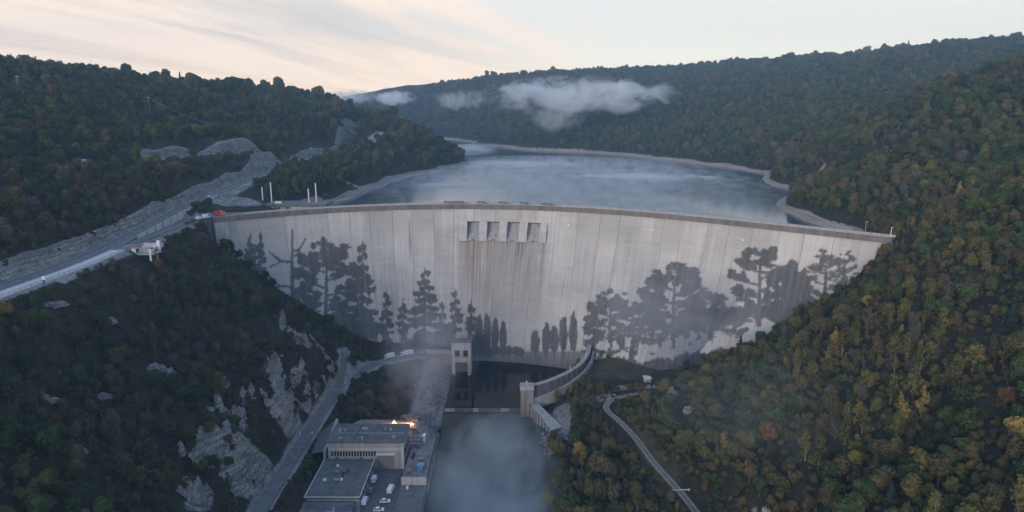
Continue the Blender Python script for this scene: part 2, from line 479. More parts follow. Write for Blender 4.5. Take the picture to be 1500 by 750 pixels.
# ================================================================== ground
TR = 11.0
common = [tuple(Py(px, py, Y) - (0, 0, TR if Y < 1180 else TR + 9)) for px, py, Y in
          [(0,85,620),(100,95,700),(200,107,800),(300,118,950),(380,126,1050),(480,138,1150),(570,166,1060),(620,188,1020),(650,203,1000),
           (560,124,2500),(700,112,2300),(850,111,2100),(980,107,2000),(1080,97,1900),(1200,82,1800),(1330,65,1700),(1500,55,1600),
           (700,160,1850),(850,160,1520),(1000,160,1330),(620,165,2100),
           (1500,85,640),(1400,110,740),(1350,130,800),(1280,160,830),(1200,200,820),(1150,128,1250),(1280,120,1220),
           (1500,200,450),(1400,230,470),(1300,235,560),(1200,250,640)]]
common += [(-600,1000,190),(-700,600,215),(-900,800,225),(-700,1500,180),(-400,1350,140),(-190,1200,84),(-300,1500,92),(-1500,1500,230),(-1800,2600,215),(-700,2700,205),(-500,2450,190),(-1000,2300,195),(-420,2100,150),(-1500,300,260),
           (-250,150,122),(-350,300,160),(-500,400,195),(-330,100,150),(-700,200,225),(-263,420,126),(-300,500,138),(-235,330,121),(-240,240,120),(-330,450,150),
           (-290,620,132),(-330,640,155),(-270,760,140),(-260,850,150),(-330,860,172),(-180,900,133),(-150,850,118),(-170,760,106),(-250,1010,150),(-150,950,125),
           (-186,250,103),(-186,300,104),(-195,390,106),(-204,450,109),(-212,550,111),(-218,650,112.5),(-213,780,114.5),(-210,850,116),(-195,205,107.5),
           (-196,250,105.5),(-196,300,106.5),(-206,390,110.5),(-214,450,115.5),(-221,550,115),(-227,650,116.5),(-222,780,118),(-212,250,113),(-213,300,114),(-224,390,118),(-232,450,121),(-240,550,121),(-246,650,122),(-190,560,101),(-188,640,101),(-188,480,100),
           (-182,420,100),(-187,438,102),(200,335,102),(222,345,108),(216,366,104),(205,300,102),(200,250,100),(230,300,112),(264,350,120),(350,300,150),(450,350,180),(260,200,125),(330,150,150),(600,500,228),(800,700,245),(1200,600,300),(1500,1200,330),(2200,2200,420),(600,200,220),(1000,2600,330),(0,3000,300),
           (300,520,128),(262,470,112),(290,640,118),(330,760,112),(620,980,190)]
only_d = [(-178,245,96),(-150,220,68),(-150,300,76),(-152,260,72),(-165,330,87),(-160,362,78),(-168,384,78),(-172,402,78),(-147,386,52),(-142,392,46),(-126,388,29),(-113,300,36),(-113,250,35),(-113,340,36),(-113,200,35),(-113,365,36),(-122,300,46),(-122,250,45),(-122,340,46),(-122,200,45),(-120,365,44),(-107,385,17),(-105,398,24),(-96,405,14),
          (-108,240,9),(-108,280,9),(-108,320,9),(-107,350,9),(-93,240,7),(-93,300,7),(-90,345,7),(-80,380,7.5),(-88,412,11),(-70,415,10),(-50,415,10),(-45,400,7),(-62,380,6),(-40,370,3.5),(-38,350,2),(-60,330,5),(-45,320,4),
          (-75,290,5),(-70,250,4),(-50,260,4),(-50,290,4),(-70,200,4),(-50,200,4),(-180,180,96),(-150,150,68),(-121,150,40),(-150,80,70),(-100,100,10),
          (-32,200,-3),(-32,250,-3),(-32,300,-3),(-32,340,-3),(-10,200,-5),(-10,260,-5),(-10,320,-5),(-10,380,-5),(-30,400,-4),(20,400,-5),(35,410,-3),(0,420,-5),(8,200,-3),(8,250,-3),(10,300,-3),(10,340,-3),(-10,100,-5),
          (20,314,5),(24,335,7),(18,250,4),(18,200,4),(38,350,9),(48,375,11),(56,396,12),(62,378,11),(81,378,9),(70,360,12.5),(100,378,14),(119,374,23),(137,371,32),(165,369,55),(181,359,75),(192,346,93),
          (60,310,16),(75,310,22),(70,260,24),(80,230,32),(90,340,17),(110,340,27),(140,330,50),(165,320,72),(100,290,38),(130,270,60),(110,220,52),(140,200,72),(115,150,66),(90,150,48),(60,150,24),(160,240,84),(180,290,94),(30,280,8),(38,250,11),(45,215,15),(38,150,14),(60,80,24),(120,80,70),(180,80,100),(170,150,96),(185,200,102)]
common += [(x - dx, y, z + dz) for x, y, z in BENCH[[2, 13, 26, 37]] for dx, dz in ((9, 10), (22, 14), (-9, -1.5))]
lakeL = [(-60.6,1011),(-89,892),(-118.6,789),(-134.6,669),(-140,603),(-149,546),(-160,500)]
lakeR = [(-148,1758),(-74,1485),(39,1307),(124,1243),(252,1011),(294,892),(302,814),(267,700),(222,560),(206,490),(206,440),(212,420)]
only_u = [(x, y, 88.5) for x, y in lakeL + lakeR] + [(x - 12, y + 4, 101) for x, y in lakeL[1:6]] + [(-92,1012,99),(-75,1060,88)]
only_u += [(x + a*.62, y + b*.62, 101) for (x, y), (a, b) in zip(lakeR, [(30,40),(20,35),(15,35),(15,30),(25,22),(28,15),(30,5),(30,0),(28,-5),(26,0),(24,4),(20,4)])]
only_u += [(x, y, 60) for x, y in [(0,520),(-80,520),(120,520),(-60,700),(60,700),(180,700),(0,800),(180,850),(20,950),(120,1050),(20,1150),(-60,1250),(-100,1400),(-160,1550),(-260,1750),(-420,1850),(100,460),(-60,480),(150,440)]]
only_u += [(-168,470,92),(-170,440,95),(-163,520,90),(-150,440,70),(190,380,82),(196,400,84),(205,372,96)]

def rbf_fit(pts, c=10.0):
    P = np.array(pts, float)
    D = np.sqrt(((P[:, None, :2] - P[None, :, :2]) ** 2).sum(-1) + c * c)
    n_ = len(P)
    A = np.zeros((n_ + 3, n_ + 3)); A[:n_, :n_] = D - np.eye(n_) * 1.0
    A[:n_, n_] = 1; A[:n_, n_ + 1:] = P[:, :2] / 1000; A[n_, :n_] = 1; A[n_ + 1:, :n_] = P[:, :2].T / 1000
    wts = np.linalg.solve(A, np.r_[P[:, 2], 0, 0, 0])
    def ev(X, Y):
        Z = wts[n_] + wts[n_ + 1] * X / 1000 + wts[n_ + 2] * Y / 1000
        for (x, y, _), k in zip(P, wts[:n_]):
            Z = Z + k * np.sqrt((X - x) ** 2 + (Y - y) ** 2 + c * c)
        return Z
    return ev
RD, RU = rbf_fit(common + only_d), rbf_fit(common + only_u)

def ground_fn(X, Y, full=False):
    X = np.asarray(X, float); Y = np.asarray(Y, float)
    s, q = crest_q(X, Y)
    zd, zu = RD(X, Y), RU(X, Y)
    inside = (s > 2) & (s < LCREST - 2)
    lo = np.where(inside, -4.0, -14.0); hi = np.where(inside, -1.0, 14.0)
    k = np.clip((q - lo) / (hi - lo), 0, 1)
    far = sstep(520, 620, Y)                       # upstream of the dam only the lake surface counts
    k = k * (1 - far)
    Z = zu * (1 - k) + zd * k
    # natural roughness, calm on the valley floor
    dist = np.hypot(X, Y)
    amp = sstep(9, 30, Z) * (0.35 + 0.65 * sstep(200, 900, dist))
    lake_side = (k < 0.5)
    amp = np.where(lake_side, sstep(92, 112, Z) * (0.4 + 0.6 * sstep(500, 1200, dist)), amp)
    Z = Z + amp * ((fbm(X / 70, Y / 70, 0, 4, 3) - 0.5) * 16 + (fbm(X / 260, Y / 260, 0, 3, 9) - 0.5) * 18 * sstep(900, 1700, dist))
    Z = Z + np.where(Z > 5, (fbm(X / 9, Y / 9, 0, 3, 21) - 0.5) * 1.6, 0)
    # ridge spurs running down the far slopes
    # gorge cliff along the access road
    inD = k > 0.5
    # roads cut into the slope
    rd = np.full(X.shape, 1e9)
    for L, hw, cut, fill, reach in ((BENCH, 5, 4.0, 0.6, 26), (MAIN, 6.0, 3.2, 1.0, 34), (BRANCH, 4.0, 2.5, 2.0, 24), (ACCESS, 4.6, 4.5, 0.9, 30), (SPURTRACK, 2.6, 2.0, 1.0, 14), (TRACK, 2.6, 0.9, 0.8, 16)):
        if L is TRACK or L is ACCESS or L is SPURTRACK:
            ok = inD
        else:
            ok = np.ones(X.shape, bool)
        box = ok & (X > L[:, 0].min() - reach) & (X < L[:, 0].max() + reach) & (Y > L[:, 1].min() - reach) & (Y < L[:, 1].max() + reach)
        if not box.any(): continue
        d, z, sg = line_dist(X[box], Y[box], L)
        hwv = np.full(d.shape, hw)
        if L is MAIN:                                # gravel shoulder on the gorge side before the lookout
            hwv = np.where((sg < 0) & (Y[box] < 318), 12.5, hwv)
            hwv = np.where((sg < 0) & (Y[box] >= 318) & (Y[box] < 450), 5.2, hwv)
        e = np.clip(d - hwv, 0, None)
        jag = (fbm(X[box] / 5, Y[box] / 5, 0, 3, 77) - 0.5) * 3.0 * sstep(0.5, 4, e)
        zc = np.clip(Z[box], z - 0.3 - e * fill, z - 0.3 + e * cut + jag)
        ww = 1 - sstep(reach * 0.75, reach, d)
        Z[box] = Z[box] * (1 - ww) + zc * ww
        rd[box] = np.minimum(rd[box], d - hwv)
    wing = (s > -3) & (s < 34) & (q > -1.2) & (q < 13) & (Y < 440)
    Z = np.where(wing, np.minimum(Z, 80 - 0.9 * np.clip(s - 4, 0, None)), Z)
    # levelled ground round the powerhouse, river channel
    bx = inD & (Y < 304) & (X > -88) & (X < -37)
    Z = np.where(bx, np.where(X > -84, 3.9, np.minimum(Z, 3.9 + (-84 - X) * 1.2)), Z)
    mound = 14.1 - 0.75 * np.clip(np.abs(X + 62) - 15, 0, None) - 0.33 * np.clip(Y - 306, 0, None)
    Z = np.where(inD & (Y > 298.7) & (Y < 345) & (X > -92) & (X < -38), np.maximum(Z, mound), Z)
    chan = inD & (Y < 425) & (X > -36.5) & (X < 9 + 4 * sstep(345, 320, Y))
    Z = np.where(chan, np.minimum(Z, -3.0), Z)
    if full:
        return Z, k, rd, s, q
    return Z
def gz(x, y): return float(ground_fn(np.array([x]), np.array([y]))[0])

def grow(a, step, g, lim):
    r = []; v = a; st = step
    while v < lim: st *= g; v += st; r.append(v)
    return r
gx = np.arange(-330, 270, 2.0)
gx = np.r_[[-330 - (v + 0) for v in grow(0, 2.0, 1.055, 1650)][::-1], gx, [268 + v for v in grow(0, 2.0, 1.055, 1650)]]
gy = np.arange(96, 470, 2.0)
_g1 = [468 + v for v in grow(0, 2.0, 1.0085, 1350)]
gy = np.r_[[-120, -60, 0, 40, 70], gy, _g1, [_g1[-1] + v for v in grow(0, 14.0, 1.06, 760)]]
GX, GY = np.meshgrid(gx, gy)
GZ, KD, RDIST, SQ, QQ = ground_fn(GX.ravel(), GY.ravel(), True)
GZg = GZ.reshape(GX.shape)
dzdx = np.gradient(GZg, gx, axis=1); dzdy = np.gradient(GZg, gy, axis=0)
slope = np.hypot(dzdx, dzdy).ravel()
X, Y, Z = GX.ravel().copy(), GY.ravel().copy(), GZ.copy()
nx_, ny_ = -dzdx.ravel(), -dzdy.ravel(); nl = np.sqrt(nx_ ** 2 + ny_ ** 2 + 1)
# cliffs: ledges and buttresses pushed out along the slope
st = sstep(0.95, 1.5, slope) * (np.hypot(X, Y) < 1300)
led = (fbm(X / 14, Y / 14, Z / 2.6, 3, 31) - 0.5) * 3.4 + (fbm(X / 5, Y / 5, Z / 9, 3, 41) - 0.5) * 2.2
ex = np.where(RDIST > 1.5, st * led, 0)
X += nx_ / nl * ex; Y += ny_ / nl * ex; Z += ex / nl * 0.3

def in_poly(px, py, poly):
    inside = np.zeros(px.shape, bool)
    n_ = len(poly); j = n_ - 1
    for i in range(n_):
        xi, yi = poly[i]; xj, yj = poly[j]
        c_ = ((yi > py) != (yj > py)) & (px < (xj - xi) * (py - yi) / (yj - yi + 1e-12) + xi)
        inside ^= c_; j = i
    return inside
PX, PY = project(GX.ravel(), GY.ravel(), GZ)
near = GY.ravel() > 100
rock = sstep(1.45, 1.9, slope + 0.5 * (fbm(GX.ravel() / 22, GY.ravel() / 22, 0, 3, 61) - 0.5)) * np.where(np.hypot(GX.ravel(), GY.ravel()) > 1300, 0, 1)
up = KD < 0.5
rock = np.where((GX.ravel() < -121) & (GY.ravel() < 400) & (RDIST > 14) & ~up, rock * 0.3, rock)
_gr = (GX.ravel() < -103) & (GX.ravel() > -150) & (GY.ravel() < 372) & ~up
rock = np.where(_gr, rock * sstep(0.46, 0.56, fbm(GX.ravel() / 24, GY.ravel() / 24, GZ / 10, 3, 71)), rock)
rock = np.where((GX.ravel() > -183) & (GX.ravel() < -150) & (GY.ravel() > 318) & (GY.ravel() < 412), 0, rock)
right_w = np.clip(1 - (GX.ravel() < 60) * 0.0, 0, 1)
def blob(xc, yc, r, amp=1.0, ry=None):
    return amp * np.clip(1.3 - np.hypot((GX.ravel() - xc) / r, (GY.ravel() - yc) / (ry or r)), 0, 1)
def seg_blob(a, b, r):
    d, _, _ = line_dist(GX.ravel(), GY.ravel(), np.array([[*a, 0], [*b, 0]], float))
    return np.clip(1.3 - d / r, 0, 1)
# bare rock scars seen on the promontory, by the bench and on the gorge sides
SCARS = [((Py(505,262,620)), Py(560,240,660), 7), (Py(515,275,585), Py(560,252,640), 5), (Pz(520,218,116), Pz(568,186,141), 9),
         (Py(470,275,540), Py(440,292,520), 8), (np.array([-197,436,0]), np.array([-205,525,0]), 6), (np.array([-192,446,0]), np.array([-186,482,0]), 9)]
for a, b, r_ in SCARS:
    rock = np.maximum(rock, seg_blob(a[:2], b[:2], r_))
ROCKSPOTS = [(80,447,22,5),(165,471,8,4),(228,540,20,7),(250,548,12,6),(310,600,7,9),(330,560,9,12),(150,578,18,4),(120,662,10,5),(75,585,14,4),(265,660,8,8),(290,735,30,22),(345,700,18,18),(415,470,8,25),(405,540,10,22),(1195,405,12,12),(1145,440,26,12),(1115,470,22,12),(985,578,12,8),(1010,600,10,6)]
sel = near & (GY.ravel() < 420)
for px_, py_, rx_, ry_ in ROCKSPOTS:
    d = np.hypot((PX - px_) / rx_, (PY - py_) / ry_)
    rock = np.maximum(rock, np.where(sel, np.clip(1.2 - d, 0, 1), 0))
shore_top = 92.0 + 3.5 * (fbm(GX.ravel() / 40, GY.ravel() / 40, 0, 2, 5) - 0.5)
shore_a = np.where(up & (GY.ravel() > 380), 1 - sstep(shore_top - 1.5, shore_top + 1.0, GZ), 0)
grass = np.zeros_like(GZ); rubble = np.zeros_like(GZ)
gxr, gyr = GX.ravel(), GY.ravel()
inD = KD > 0.5
grass = np.maximum(grass, np.where(inD, blob(62, 384, 28, 1, 22), 0)); grass = np.maximum(grass, np.where(inD, blob(40, 352, 14), 0))
grass = np.maximum(grass, np.where(inD, blob(-66, 390, 13, 1, 20), 0)); grass = np.maximum(grass, np.where(inD, blob(62, 270, 8, 1, 40), 0))
rubble = np.maximum(rubble, np.where(inD, seg_blob((-46, 405), (-46, 335), 11), 0))
rubble = np.maximum(rubble, np.where(inD & (gxr > -84) & (gxr < -36) & (gyr < 318), 1, 0))
rubble = np.maximum(rubble, np.where(inD, seg_blob((34, 343), (46, 338), 4), 0)); rubble = np.maximum(rubble, np.where(inD, seg_blob((60, 352), (80, 352), 5), 0))
rubble = np.maximum(rubble, np.where(inD, seg_blob((28, 340), (22, 300), 6), 0))
rubble = np.maximum(rubble, np.where((RDIST < 1.2) & (gyr < 1100) & (gxr < 0) & (gxr > -236), 0.75, 0))
ny, nx = GX.shape
idx = np.arange(ny * nx).reshape(ny, nx)
F = np.stack([idx[:-1, :-1], idx[:-1, 1:], idx[1:, 1:], idx[1:, :-1]], -1).reshape(-1, 4)
terr = npmesh('terrain', np.c_[X, Y, Z], F, M_TERR, smooth=True, attrs={'rock': rock, 'shore': shore_a, 'grass': grass, 'rubble': rubble})
struct(terr, 'steep wooded limestone valley sides around the dam and reservoir')

# ------------------------------------------------------------------ water sheets
cs = np.linspace(0, LCREST, 60)
x_, y_, nx2, ny2 = crest(cs)
lp = [(float(a - 3 * b), float(c_ - 3 * d)) for a, b, c_, d in zip(x_, nx2, y_, ny2)]
poly = lp + [(225,420),(250,480),(300,620),(345,800),(330,960),(270,1100),(140,1300),(50,1380),(-60,1560),(-100,1850),(-500,2050),(-560,1900),(-300,1640),(-230,1300),(-140,1130),(-110,990),(-130,860),(-160,740),(-172,600),(-180,520),(-182,450)]
mb = MB(); mb.add([(a, b, 88.0) for a, b in poly], [tuple(range(len(poly)))[::1]])
lake = struct(mb.build('lake', M_LAKE), 'steaming reservoir behind the dam')
mb = MB(); mb.add([(-36.8,60,0),(14,60,0),(14,350,0),(-36.8,350,0)], [(0,1,2,3)])
struct(mb.build('river', M_RIVER), 'misty green river below the dam')
mb = MB(); mb.add([(-44,351,1.0),(60,351,1.0),(60,432,1.0),(-44,432,1.0)], [(0,1,2,3)])
struct(mb.build('stilling_pool', M_POOL), 'dark still pool at the foot of the dam')

# ================================================================== the dam
m, t, o = newmat('dam_concrete'); n = NT(t)
sz = n.attr('sz').outputs['Vector']
streak = n.noise(n.mapv(sz, (0.55, 0.018, 1)), 1.0, 4, 0.65)
streak2 = n.noise(n.mapv(sz, (1.6, 0.03, 1)), 1.0, 3, 0.6)
blotch = n.noise(n.mapv(sz, (0.03, 0.035, 1)), 1.0, 4, 0.55)
lift = n.noise(n.mapv(sz, (0.01, 0.5, 1)), 1.0, 2, 0.5)
grain = n.noise(n.mapv(sz, (0.6, 0.6, 1)), 1.0, 3, 0.6)
f = n.m('ADD', n.m('ADD', n.m('MULTIPLY', streak, 0.34), n.m('MULTIPLY', streak2, 0.18)), n.m('ADD', n.m('MULTIPLY', blotch, 0.28), n.m('ADD', n.m('MULTIPLY', lift, 0.12), n.m('MULTIPLY', grain, 0.08))))
sps = n.n('ShaderNodeSeparateXYZ'); t.links.new(sz, sps.inputs[0])
lf = n.m('FRACT', n.m('DIVIDE', sps.outputs[1], 2.05)); liftl = n.m('MULTIPLY', n.rng(n.m('ABSOLUTE', n.m('SUBTRACT', lf, .5)), .40, .5), n.rng(n.noise(n.mapv(sz, (0.05, 0.5, 1)), 1.0, 3), .42, .62))
lime = n.m('MULTIPLY', n.rng(n.noise(n.mapv(sz, (0.9, 0.05, 1)), 1.0, 3, .6), .64, .74), n.rng(blotch, .45, .6))
patchn = n.rng(n.noise(n.mapv(sz, (0.012, 0.022, 1)), 1.0, 3, .6), .35, .68)
f = n.m('SUBTRACT', f, n.m('MULTIPLY', n.m('SUBTRACT', .5, patchn), .10))
c = n.ramp(f, [(0.30, (0.22, 0.214, 0.206)), (0.42, (0.36, 0.35, 0.336)), (0.55, (0.475, 0.458, 0.438)), (0.70, (0.57, 0.55, 0.53))])
c = n.mix(n.m('MULTIPLY', liftl, .2), c, (0.20, 0.19, 0.18))
c = n.mix(n.m('MULTIPLY', lime, .5), c, (0.72, 0.70, 0.67))
st_ = n.attr('stain')
stf = n.m('MULTIPLY', st_.outputs['Fac'], n.rng(n.m('ADD', n.m('MULTIPLY', streak, 0.6), n.m('MULTIPLY', streak2, 0.4)), 0.38, 0.62))
c = n.mix(stf, c, (0.15, 0.14, 0.135))
rustf = n.m('MULTIPLY', n.attr('rust').outputs['Fac'], n.rng(streak, 0.40, 0.62))
c = n.mix(n.m('MULTIPLY', rustf, .8), c, (0.26, 0.215, 0.18))
pf = n.m('MULTIPLY', n.attr('paint').outputs['Fac'], n.m('MULTIPLY', n.rng(grain, 0.25, 0.55, 0.90, 1.0), n.rng(streak, 0.36, 0.62, 1.0, 0.90)))
c = n.mix(pf, c, n.mix(0.95, c, (0.15, 0.165, 0.19), 'MULTIPLY'))
p = n.n('ShaderNodeBsdfPrincipled', {'Base Color': c, 'Roughness': 0.9, 'Specular IOR Level': 0.25})
t.links.new(p.outputs[0], o.inputs[0]); M_DAM = m

dam = empty('dam', (float(crest(LCREST / 2)[0]), float(crest(LCREST / 2)[1]), 0))
tag(dam, 'pale concrete arch dam with dark tree silhouettes across its curved face', 'dam')
DL = Vector(dam.location)
def dpart(o_):
    o_.parent = dam; o_.matrix_parent_inverse = Matrix.Translation(-DL); return o_

# arc positions of features, from their pixel columns at a given height
_ss = np.linspace(0, LCREST, 4000)
def s_of(px, z):
    x, y = face(_ss, z); q, _ = project(x, y, np.full_like(x, z)); return float(np.interp(px, q, _ss))
def z_of(py, s):
    zz = np.linspace(0, 100, 800); x, y = face(np.full_like(zz, s), zz); _, q = project(x, y, zz); return float(np.interp(-py, -q, zz))
OPEN = [(684.5, 702.5), (714, 732), (743.5, 761.5), (773.5, 792)]
z_top = z_of(325, s_of(738, 88)); z_bot = z_of(351, s_of(738, 78))
OS = [(s_of(a, 85), s_of(b, 85)) for a, b in OPEN]
sA, sB = s_of(674, 85), s_of(802, 85)

# ------------------------------------------------ silhouettes on the face: generic firs, crowns, poplars and bushes of our own
def silhouettes(px, py):
    r = np.random.default_rng(5)
    M = np.zeros(px.shape, bool)
    def polyfill(poly, val=True):
        P = np.array(poly); b = (px > P[:, 0].min()) & (px < P[:, 0].max()) & (py > P[:, 1].min()) & (py < P[:, 1].max())
        if b.any():
            k = np.zeros(px.shape, bool); k[b] = in_poly(px[b], py[b], poly); M[k] = val
    def ell(x, y, rx, ry, wob=0.18, val=True):
        a = np.linspace(0, 2 * np.pi, 22, endpoint=False)
        q = 1 + wob * (r.random(22) - 0.5) * 2
        polyfill(list(zip(x + rx * q * np.cos(a), y + ry * q * np.sin(a))), val)
    def fir(x, top, base, w, tiers):
        h = base - top; tiers = int(tiers * 1.35)
        polyfill([(x - 2.4, base), (x - 0.5, top), (x + 0.5, top), (x + 2.4, base)])
        for i in range(tiers):
            y0 = top + h * (0.03 + 0.88 * (i / tiers)); hw = w / 2 * (0.14 + 0.86 * (i + 1) / tiers); dh = h / tiers
            for sd in (-1, 1):
                l = hw * r.uniform(0.62, 1.15); yy = y0 + r.uniform(-.25, .35) * dh; up_ = r.uniform(.0, .5) * dh
                polyfill([(x, yy), (x + sd * l * .35, yy + dh * .35), (x + sd * l * .7, yy + dh * .42), (x + sd * l * 1.05, yy + dh * .75 - up_), (x + sd * l * .9, yy + dh * 1.15 - up_ * .5),
                          (x + sd * l * .6, yy + dh * 1.05), (x + sd * l * .5, yy + dh * 1.4), (x + sd * l * .25, yy + dh * .95), (x, yy + dh * .9)])
    def limb(x0, y0, x1, y1, w0, w1):
        L_ = math.hypot(x1 - x0, y1 - y0) + 1e-6; ox, oy = -(y1 - y0) / L_, (x1 - x0) / L_; mx, my = (x0 + x1) / 2, (y0 + y1) / 2 + L_ * .08
        polyfill([(x0 - ox*w0, y0 - oy*w0), (mx - ox*(w0+w1)/2, my - oy*(w0+w1)/2), (x1 - ox*w1, y1 - oy*w1), (x1 + ox*w1, y1 + oy*w1), (mx + ox*(w0+w1)/2, my + oy*(w0+w1)/2), (x0 + ox*w0, y0 + oy*w0)])
    def crown(x, top, base, w, frac=0.7, nb=16):
        """broad tree: trunk, limbs, many leaf sprays with gaps between them"""
        h = (base - top)
        limb(x, base, x + w * .03, top + h * .25, 4.5, 1.6)
        for k in range(9):
            t_ = (k + .5) / 9; sd = -1 if k % 2 else 1
            y0 = top + h * frac * (.25 + .85 * t_); reach = w * .5 * math.sin(math.pi * (.18 + .68 * t_)) * r.uniform(.85, 1.1)
            x1, y1 = x + sd * reach, y0 - h * .10 * r.uniform(.6, 1.5)
            limb(x, y0 + 3, x1, y1, 1.8, .5)
            for j in range(nb // 2):
                u = r.uniform(.25, 1.08); ell(x + sd * reach * u + r.normal() * 2, y0 + (y1 - y0) * u + r.normal() * h * .028, r.uniform(3.0, 6.5) * w / 70, r.uniform(2.2, 4.2) * w / 70, .3)
        for j in range(nb):
            a = r.uniform(math.pi, 2 * math.pi); q = r.uniform(.2, .95)
            ell(x + math.cos(a) * q * w * .33, top + h * frac * .34 + math.sin(a) * q * h * frac * .34, r.uniform(3.5, 7) * w / 70, r.uniform(2.5, 4.6) * w / 70, .3)
    def bare(x, top, base, w):
        polyfill([(x - 4, base), (x - 1.6, top), (x + 1.6, top), (x + 4, base)])
        for f_, l, sd in ((.28, .5, -1), (.34, .42, 1), (.5, .55, -1), (.18, .28, 1), (.62, .3, 1)):
            y = top + (base - top) * f_; e = (x + sd * w * l, y - 15 * r.uniform(.7, 1.2))
            polyfill([(x, y + 4), (x, y), ((x + e[0]) / 2, y - 1), e, (e[0] + sd * 2, e[1] + 1.5), ((x + e[0]) / 2 + sd * 2, y + 2.5)])
            polyfill([((x + e[0]) / 2, y), (e[0], y + 8), (e[0], y + 10), ((x + e[0]) / 2, y + 3)])
    def poplar(x, top, base, w):
        polyfill([(x - 1.3, base), (x - 1.3, top), (x + 1.3, top), (x + 1.3, base)])
        ell(x, top + (base - top) * 0.42, w / 2, (base - top) * 0.44, 0.14)
    def bushes(x0, x1, yf, hb, step):
        x = x0
        while x < x1:
            ell(x, yf(x), step * r.uniform(.6, 1.1), hb * r.uniform(.5, 1.15), 0.25); x += step * r.uniform(.6, 1.0)
    fir(366, 341, 392, 22, 4); fir(382, 338, 400, 20, 4); crown(372, 352, 420, 34, .8, 14)
    bare(428, 336, 500, 66); crown(448, 400, 510, 40, .8, 12)
    crown(476, 348, 505, 88, .78, 34); fir(531, 350, 520, 70, 9); fir(507, 420, 520, 34, 6); fir(566, 424, 520, 42, 6); fir(590, 436, 520, 38, 6)
    fir(622, 390, 520, 76, 9); fir(648, 440, 520, 34, 6); fir(667, 422, 520, 44, 7); fir(690, 438, 520, 40, 6)
    for x, tp in ((702, 462), (714, 460), (725, 466), (737, 470)): poplar(x, tp, 524, 11)
    for x, tp in ((784, 484), (800, 476), (812, 477), (825, 464), (840, 460)): poplar(x, tp, 526, 13)
    fir(870, 440, 525, 40, 6); crown(892, 424, 530, 74, .85, 26); crown(925, 436, 530, 60, .85, 20); crown(985, 379, 510, 92, .82, 34); crown(1040, 426, 505, 66, .8, 22); crown(955, 430, 520, 60, .85, 20)
    crown(1012, 440, 505, 50, .85, 16); crown(1075, 446, 500, 50, .85, 16)
    crown(1111, 357, 478, 80, .82, 34); poplar(1158, 382, 470, 28); poplar(1177, 394, 460, 20); crown(1208, 364, 455, 56, .95, 22); crown(1236, 362, 440, 44, .95, 16)
    crown(1144, 418, 480, 44, .9, 14)
    bushes(440, 560, lambda x: 492 - (x - 440) * 0.02, 20, 13); bushes(500, 760, lambda x: 514, 10, 13)
    bushes(560, 700, lambda x: 500, 14, 14)
    for x in np.arange(455, 640, 17):
        ell(x + r.uniform(-6, 6), 500 + r.uniform(-10, 8), r.uniform(4, 9), r.uniform(3, 8), 0.4, False)
    bushes(1000, 1180, lambda x: 470 - (x - 1000) * 0.12, 13, 12)
    bushes(870, 1110, lambda x: 541 - max(0, x - 950) * 0.16, 15, 12)
    for x in np.arange(882, 1078, 19):
        y = 508 - max(0, x - 950) * 0.12 + r.uniform(-6, 6)
        ell(x, y, r.uniform(4, 9), r.uniform(5, 10), .4, False)
    return M

